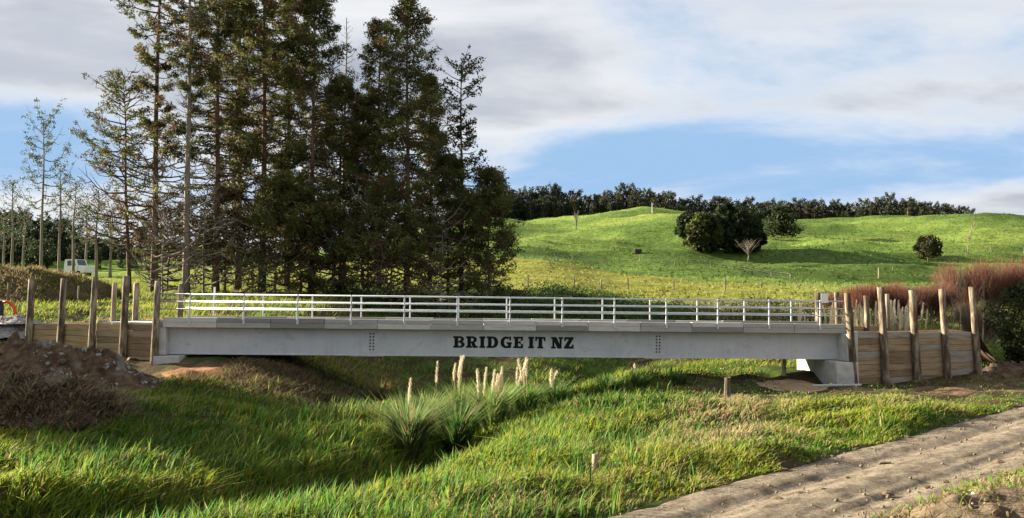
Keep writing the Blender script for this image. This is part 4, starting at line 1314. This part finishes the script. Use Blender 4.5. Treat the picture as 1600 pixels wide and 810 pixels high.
def strew(parent, field, n, size, meshes, name, seed, lo=.15, stuffn=0, region=None):
    """stones lying on a heap: the larger ones as parts"""
    X, Y, Z, d = field
    q = random.Random(seed)
    ok = np.argwhere((d < .95) & (Z > -5) & (region(X, Y) if region else True))
    for _ in range(n):
        i, j = ok[q.randrange(len(ok))]
        s = size * q.uniform(.5, 1.4)
        link(name, meshes[q.randrange(len(meshes))], parent, Vector((X[i, j] + q.uniform(-.1, .1), Y[i, j] + q.uniform(-.1, .1), Z[i, j] + s * .1)) - parent.location, (q.uniform(0, 6), q.uniform(0, 6), q.uniform(0, 6)), (s, s * q.uniform(.7, 1.2), s))


c = at(62, 585, 34.5); c.z = Hs(c.x, c.y)
hp, fld = heap('soil_heap', c, 4.5, 2.8, 1.7, 7, M_soil, 'heap of brown soil and grey stones before the left retaining wall', 'heap', 1.5, .75, 100)
strew(hp, fld, 150, .17, rocks, 'stone', 3, region=lambda X, Y: X > c.x + .2)
strew(hp, fld, 110, .26, clods, 'soil_clod', 4)
c2 = at(168, 578, 37.0); c2.z = Hs(c2.x, c2.y)
hp2, fld2 = heap('soil_heap', c2, 1.9, 1.5, .75, 12, M_soil, 'small spill of stony soil at the foot of the left retaining wall', 'heap', 1.4, .6, 40)
strew(hp2, fld2, 60, .15, rocks, 'stone', 5)
c3 = at(58, 660, 26.5); c3.z = Hs(c3.x, c3.y)
hb, fldb = heap('brush_heap', c3, 2.9, 1.6, 1.0, 15, M_soil, 'tangled heap of brown dead grass and brush at left', 'heap', 1.6, .9, 60)
X, Y, Z, d = fldb
ok = np.argwhere(d < 1.0); n = 13000
ij = ok[rng.integers(0, len(ok), n)]
P = np.stack([X[ij[:, 0], ij[:, 1]], Y[ij[:, 0], ij[:, 1]], Z[ij[:, 0], ij[:, 1]]], 1) + rng.normal(0, .05, (n, 3)) - np.array(c3)
c1 = vary((.38, .3, .18), n, .35); c1 = np.where((rng.random(n) < .25)[:, None], vary((.09, .06, .035), n, .3), c1)
o = link('dead_stems', blades_mesh('dead_stems', P, rng.uniform(.12, .75, n) * (.4 + 1.1 * vnoise(P[:, 0] * 2.2, P[:, 1] * 2.2, 3)), rng.uniform(.018, .05, n), rng.uniform(.2, 1.8, n), rng.normal(.2, 1.5, n), rng.uniform(0, 3.1, n), c1 * .6, c1, M_dryleaf, .55), hb)
o['kind'] = 'stuff'
c4 = tbase(30, 62, 0)
hm, fm = heap('earth_mound', c4, 7.5, 5.0, 2.2, 22, noise_mat('mound_earth', [(.3, (.05, .045, .02)), (.5, (.11, .085, .045)), (.7, (.17, .13, .07))], .8, .95, .05, .7, 4, bdist=.15), 'old grassy earth mound beyond the left retaining wall', 'mound', 2.0, .3, 60)
Xq, Yq, Zq, dq = fm
ok = np.argwhere(dq < 1.02); n = 9000
ij = ok[rng.integers(0, len(ok), n)]
P = np.stack([Xq[ij[:, 0], ij[:, 1]], Yq[ij[:, 0], ij[:, 1]], Zq[ij[:, 0], ij[:, 1]]], 1) + rng.normal(0, .12, (n, 3)) * np.array([1, 1, .2]) - np.array(c4)
kk = vnoise(P[:, 0] * .6, P[:, 1] * .6, 5) + .25 * rng.normal(size=n)
c1 = np.where((kk > .5)[:, None], vary((.13, .17, .03), n, .3), vary((.26, .2, .1), n, .3))
o = link('mound_grass', blades_mesh('mound_grass', P, rng.uniform(.1, .45, n), rng.uniform(.04, .1, n), rng.uniform(.2, 1.4, n), rng.uniform(0, 6.3, n), rng.uniform(0, 3.1, n), c1 * .6, c1, M_grass, .2, False), hm)
o['kind'] = 'stuff'
c5 = at(26, 515, 44.9); c5.z = 2.35
hg, fg = heap('gravel_heap', (c5.x, c5.y, 2.3), 1.6, 1.2, .001, 31, M_stone, 'heap of grey rubble behind the left retaining wall', 'heap', 1.5, .5, 30)
Xg, Yg, Zg, dg = fg
bpy.data.objects.remove(hg)
U, V_ = np.meshgrid(np.linspace(-1.2, 1.2, 44), np.linspace(-1.2, 1.2, 44))
d = np.sqrt(U ** 2 + V_ ** 2)
Zg = 2.2 + .8 * np.clip(1 - d ** 1.5, -.4, 1) + .35 * fbm(U * 3, V_ * 3, 4, 9)
cg = Vector((c5.x - .4, c5.y + .8, 2.3))
hg = tag(link('gravel_heap', grid_mesh('gravel_heap', U * 2.0, V_ * 1.3, Zg - 2.3, M_stone), None, cg), 'heap of grey rubble behind the left retaining wall', 'heap')
strew(hg, (U * 2.0 + cg.x, V_ * 1.3 + cg.y, Zg, d), 90, .2, rocks, 'stone', 9)
# bared clay shelf under the left end, and soil at the right of the walls
c6 = at(310, 583, 38.6); c6.z = Hs(c6.x, c6.y)
heap('clay_bank', c6, 1.5, .9, .18, 41, M_clay, 'bare orange clay patch below the left abutment', 'bank', 2.2, .5, 36)
c7 = at(1585, 572, 45.0); c7.z = Hs(c7.x, c7.y)
hp3, f3 = heap('soil_heap', c7, 3.0, 1.4, .4, 47, M_soil, 'low dark heap of turned soil right of the right wall', 'heap', 1.5, .7, 44)
strew(hp3, f3, 60, .22, clods, 'soil_clod', 6)
c8 = at(1250, 606, 39.6); c8.z = Hs(c8.x, c8.y)
heap('clay_bank', (c8.x, c8.y + 1.2, c8.z), 1.5, 1.9, .06, 43, noise_mat('sandy_clay', [(.3, (.30, .2, .11)), (.7, (.45, .33, .2))], 2.0, .95, .05, .4, 12), 'bare sandy ledge at the foot of the right abutment', 'bank', 3.0, .2, 36)
pz = at(1305, 603, 39.75)
tag(MB().tube([(0, 0, 0), (2.2, .15, .02)], .055, 10).build('drain_pipe', M_conc, None), 'pale pipe lying at the foot of the right abutment', 'pipe').location = (pz.x - 1.0, pz.y, max(pz.z, Hs(pz.x, pz.y) + .06))

M_crumb = noise_mat('track_crumbs', [(0.3, (.10, .078, .055)), (0.7, (.24, .195, .14))], 6.0, .95, .05, .3)
# clods along the track, the largest ones one by one
q = random.Random(9)
for i, (px, py, s) in enumerate(((1220, 752, .28), (1262, 738, .14), (1383, 741, .26), (1386, 790, .3), (1360, 718, .2), (1376, 707, .16), (1418, 686, .2), (1512, 660, .22), (1530, 655, .18), (1550, 645, .16), (1480, 671, .14),
                                 (1215, 800, .22), (1250, 792, .3), (1285, 787, .3), (1325, 765, .12), (1398, 675, .14), (1200, 765, .12), (1300, 722, .12), (1560, 739, .34), (1590, 748, .3), (1520, 806, .5), (1575, 800, .3), (1478, 772, .2), (1450, 780, .16))):
    p = hit(px, py)
    p.z = max(p.z, -.03)
    o = link('dirt_clod', clods[i % 5], None, p, (0, 0, q.uniform(0, 6)), (s * q.uniform(1, 1.7), s, s * .75))
    tag(o, 'dark dirt clod lying along the edge of the farm track', 'clod', 'dirt clods along the track')
n = 4200
uu = np.where(rng.random(n) < .5, rng.normal(RW + .05, .28, n), rng.normal(-.05, .3, n)); ss = rng.uniform(-14, 26, n)
k = rng.random(n) < .3; uu[k] = rng.uniform(.2, RW - .2, k.sum())
x = RO.x + ss * RD.x + uu * RN.x; y = RO.y + ss * RD.y + uu * RN.y
z = np.where((uu > 0) & (uu < RW), -.015, np.maximum(H(x, y), -.06))
base = np.array([(1, 0, 0), (-1, 0, 0), (0, 1, 0), (0, -1, 0), (0, 0, .8), (0, 0, -.8)], float)
oct_ = np.array([(0, 2, 4), (2, 1, 4), (1, 3, 4), (3, 0, 4), (2, 0, 5), (1, 2, 5), (3, 1, 5), (0, 3, 5)])
sz = .008 + .05 * rng.random(n) ** 5
V = (np.stack([x, y, z], 1)[:, None, :] + base[None] * sz[:, None, None] * rng.uniform(.6, 1.3, (n, 6, 1))).reshape(-1, 3)
F = (np.arange(n)[:, None, None] * 6 + oct_[None]).reshape(-1)
stuff('track_stones', np_mesh('track_stones', V, F, np.full(n * 8, 3), M_crumb), 'loose stones and crumbs of dirt along the farm track', 'gravel')

c9 = hit(1560, 800); c9.z = Hs(c9.x, c9.y)
hp4, f4 = heap('soil_heap', c9, 2.2, .9, .2, 57, M_clod, 'rough dark bank of turned earth in the bottom right corner', 'heap', 1.5, 1.0, 70)
strew(hp4, f4, 130, .10, clods, 'soil_clod', 16)
strew(hp4, f4, 30, .05, rocks, 'stone', 17)
Xq, Yq, Zq, dq = f4
ok = np.argwhere(dq < 1.0); n = 700
ij = ok[rng.integers(0, len(ok), n)]
P = np.stack([Xq[ij[:, 0], ij[:, 1]], Yq[ij[:, 0], ij[:, 1]], Zq[ij[:, 0], ij[:, 1]]], 1) + rng.normal(0, .04, (n, 3)) - np.array(c9)
c1 = vary((.3, .23, .12), n, .3); c1 = np.where((rng.random(n) < .35)[:, None], vary((.12, .17, .03), n, .3), c1)
o = link('dry_grass', blades_mesh('dry_grass', P, rng.uniform(.05, .3, n), rng.uniform(.008, .02, n), rng.uniform(.3, 1.8, n), rng.uniform(0, 6.3, n), rng.uniform(0, 3.1, n), c1 * .6, c1, M_dryleaf, .3), hp4)
o['kind'] = 'stuff'
# 6 broad leaved weeds low in the sward and tufts on the hill pasture
n = 26000
x, y = sample(n, 13, 44, .3)
k = keepmask(x, y) & (fbm(x * .7, y * .7, 3, 131) > .03); x, y = x[k], y[k]; n = len(x)
P = np.stack([x, y, H(x, y) + rng.uniform(.03, .28, n)], 1)
stuff('broad_leaved_weeds', leaves_mesh('weeds', P, rng.uniform(.07, .17, n), rng.uniform(.03, .07, n), vary((.12, .19, .04), n, .35), M_grass, .5), 'low broad leaved weeds among the foreground grass', 'weeds')
n = 90000
x, y = sample(n, 84, 330, .6, .66, 4)
k = (x > -20) & (rng.random(n) < .25 + 1.0 * vnoise(x * .25, y * .25, 141)); x, y = x[k], y[k]; n = len(x)
c1 = land_colour(x, y) * rng.uniform(.75, 1.25, (n, 1))
me = blades_mesh('pasture_tufts', np.stack([x, y, H(x, y) - .03], 1), rng.uniform(.08, .4, n), rng.uniform(.12, .4, n), rng.uniform(.2, 1.2, n), rng.uniform(0, 6.3, n), rng.uniform(0, 3.1, n), c1, c1, M_grass, .1, False)
stuff('pasture_tufts', me, 'short grazed tufts of grass on the green hill pasture', 'grass')

# ------------------------------------------------------------------ stakes, fences, pole
def stake(px, py0, py1, r, lab, Y=None, mat=None, lean=(.03, 0), cap=True):
    p = hit(px, py1) if Y is None else at(px, py1, Y)
    h = at(px, py0, p.y).z - p.z + .25
    mb = pole_mesh(h, r, int(px), lean)
    o = mb.build('wooden_stake', mat or M_pole, None, smooth=False)
    o.location = p - Vector((0, 0, .25))
    return tag(o, lab, 'stake')


stake(928, 710, 742, .075, 'short pale wooden stake in the foreground grass', mat=M_pole2)
stake(1136, 590, 628, .13, 'weathered round wooden stake on the grassy bank below the girder')
stake(1225, 556, 590, .10, 'pale pole under the bridge left of the right abutment', 43.5, M_pole2)
stake(1380, 505, 522, .09, 'short dark stump standing behind the right wall planks', 47.5)
stake(12, 441, 470, .07, 'dark thin post on the grass at the far left', 57, None)
stake(122, 447, 469, .06, 'thin pale stake beside the earth mound', 58, M_pole2)


def fence(pts, label, ph, r, step, wires=3, mat=None, group=None):
    pts = [Vector(p) for p in pts]
    e = empty('wire_fence', pts[0], label, 'fence', group)
    seg = [(b - a).length for a, b in zip(pts, pts[1:])]
    tot = sum(seg); n = max(2, int(tot / step)); tops = []
    me = pole_mesh(ph + .3, r, 3).mesh('post', mat or M_pole)
    for i in range(n + 1):
        s = tot * i / n; k = 0
        while k < len(seg) - 1 and s > seg[k]:
            s -= seg[k]; k += 1
        p = pts[k].lerp(pts[k + 1], min(1, s / seg[k]))
        p.z = Hs(p.x, p.y)
        link('post', me, e, p - e.location - Vector((0, 0, .3)), (0, 0, i), (1, 1, random.uniform(.85, 1.1)))
        tops.append(p - e.location)
    for wv in range(wires):
        MB().tube([p + Vector((0, .06, ph * (.35 + .28 * wv))) for p in tops], .006, 3, False).build('wire', M_stone, e)
    return e


fence([hit(px, py, 60) for px, py in ((735, 452), (882, 452), (973, 453), (1050, 452), (1130, 455), (1190, 452))], 'wire fence with dark posts at the foot of the yellow paddock', 1.15, .07, 5.2)
fence([hit(px, py, 80) for px, py in ((800, 412), (900, 409), (1000, 409), (1090, 416), (1190, 430), (1235, 440))], 'wire fence between the yellow paddock and the green hill', 1.0, .06, 6.0)
fence([hit(px, py, 80) for px, py in ((1510, 402), (1513, 385), (1519, 360), (1524, 342))], 'fence running straight up the right hillside', 1.1, .07, 7.0)
fence([hit(px, py, 80) for px, py in ((1395, 424), (1460, 414), (1513, 405), (1600, 396))], 'fence along the brow below the single rounded tree', 1.0, .06, 8.0)
p = hit(1019, 333.5, 150); h = 16 * p.y / FPX
tag(pole_mesh(h, .08, 5).build('pale_post', M_white, None), 'pale post standing on the rounded crest of the green hill', 'post').location = p
p = hit(1373, 436, 60); h = 17 * p.y / FPX
tag(pole_mesh(h, .07, 6).build('pale_post', M_pole2, None), 'thin pale post above the red scrub', 'post').location = p
p = Vector(((1420 - CX) / FPX * 318, 318, Hs((1420 - CX) / FPX * 318, 318))); e = empty('power_pole', p, 'thin power pole on the right hand crest', 'power pole')
MB().tube([(0, 0, -.3), (0, 0, 7.5)], [.14, .1], 6).build('pole', M_pole, e)
MB().box(-.9, .9, -.06, .06, 6.8, 6.95).build('crossarm', M_pole, e)
# water trough on the hill
p = hit(997, 396, 80)
e = empty('water_trough', p, 'small dark water trough alone on the green hillside', 'trough')
mb = MB().box(-.75, .75, -.45, .45, 0, .12).box(-.75, -.65, -.45, .45, .12, .75).box(.65, .75, -.45, .45, .12, .75).box(-.65, .65, -.45, -.37, .12, .75).box(-.65, .65, .37, .45, .12, .75)
e.scale = (.7, .7, .8)
mb.build('basin', M_bolt, e); MB().box(-.64, .64, -.36, .36, .5, .6).build('water', M_bolt, e)

# ------------------------------------------------------------------ white truck beyond the left wall
Yt = 103
tp = at(108, 441, Yt); tp.z = Hs(tp.x, Yt)
lift = 0
M_glass = plain_mat('dark_glass', (.03, .04, .05), .12, .6)
M_tyre = plain_mat('tyre_rubber', (.02, .02, .02), .9, .1)
tk = empty('white_truck', tp, 'small white flat deck truck parked beyond the earth mound', 'truck', rot=(0, 0, R(-14)))
cab = MB()
cab.prism([(0, .45), (1.75, .45), (1.75, 1.35), (1.5, 2.05), (.12, 2.05), (0, 1.45)], -.85, .85).build('cab', M_white, tk)
for yv, nm in ((-.87, 'side_window'), (.86, 'side_window')):
    MB().prism([(.45, 1.32), (1.55, 1.32), (1.40, 1.9), (.45, 1.9)], yv, yv + .012).build(nm, M_glass, tk)
MB().add([(1.755, -.7, 1.38), (1.755, .7, 1.38), (1.535, .65, 2.0), (1.535, -.65, 2.0)], [(0, 1, 2, 3)]).build('windscreen', M_glass, tk)
MB().bbox(1.75, 2.75, -.82, .82, .5, 1.28, .06).build('bonnet', M_white, tk)
MB().bbox(-2.4, -.06, -.9, .9, .72, .86, .02).build('deck', plain_mat('deck_steel', (.2, .22, .24), .6, .3), tk)
MB().bbox(-2.3, 2.5, -.35, .35, .42, .6, .02).build('chassis', M_bolt, tk)
for xw in (-1.6, 1.9):
    for yw in (-.8, .8):
        o = MB().tube([(xw, yw - .1, .36), (xw, yw + .1, .36)], .36, 14).build('wheel', M_tyre, tk)
        MB().tube([(xw, yw - .112, .36), (xw, yw + .112, .36)], .19, 10).build('rim', M_galv, o)
# orange bent pipe and the dark drum beside it at the left edge
p = at(14, 494, 47.5)
zb_ = 2.9
mb = MB().tube([(-.35, 0, .78), (-.1, 0, .80), (.12, 0, .70), (.26, 0, .5), (.33, 0, .25), (.36, 0, -.05)], [.07, .08, .085, .09, .09, .09], 12)
o = tag(mb.build('orange_pipe_bend', plain_mat('orange_plastic', (.62, .07, .02), .5, .3), None, smooth=True), 'bent orange plastic pipe poking up at the far left edge', 'pipe')
o.location = (p.x, p.y, zb_)
e = empty('steel_drum', (p.x - .75, p.y + .2, zb_), 'dark steel drum with pale rim at the far left edge', 'drum')
MB().tube([(0, 0, 0), (0, 0, .3), (0, 0, .31), (0, 0, .6), (0, 0, .85)], [.31, .31, .325, .31, .31], 16).build('barrel', plain_mat('drum_paint', (.035, .04, .035), .6, .3), e)
MB().tube([(0, 0, .853), (0, 0, .89)], [.325, .325], 16).build('rim', M_galv, e)
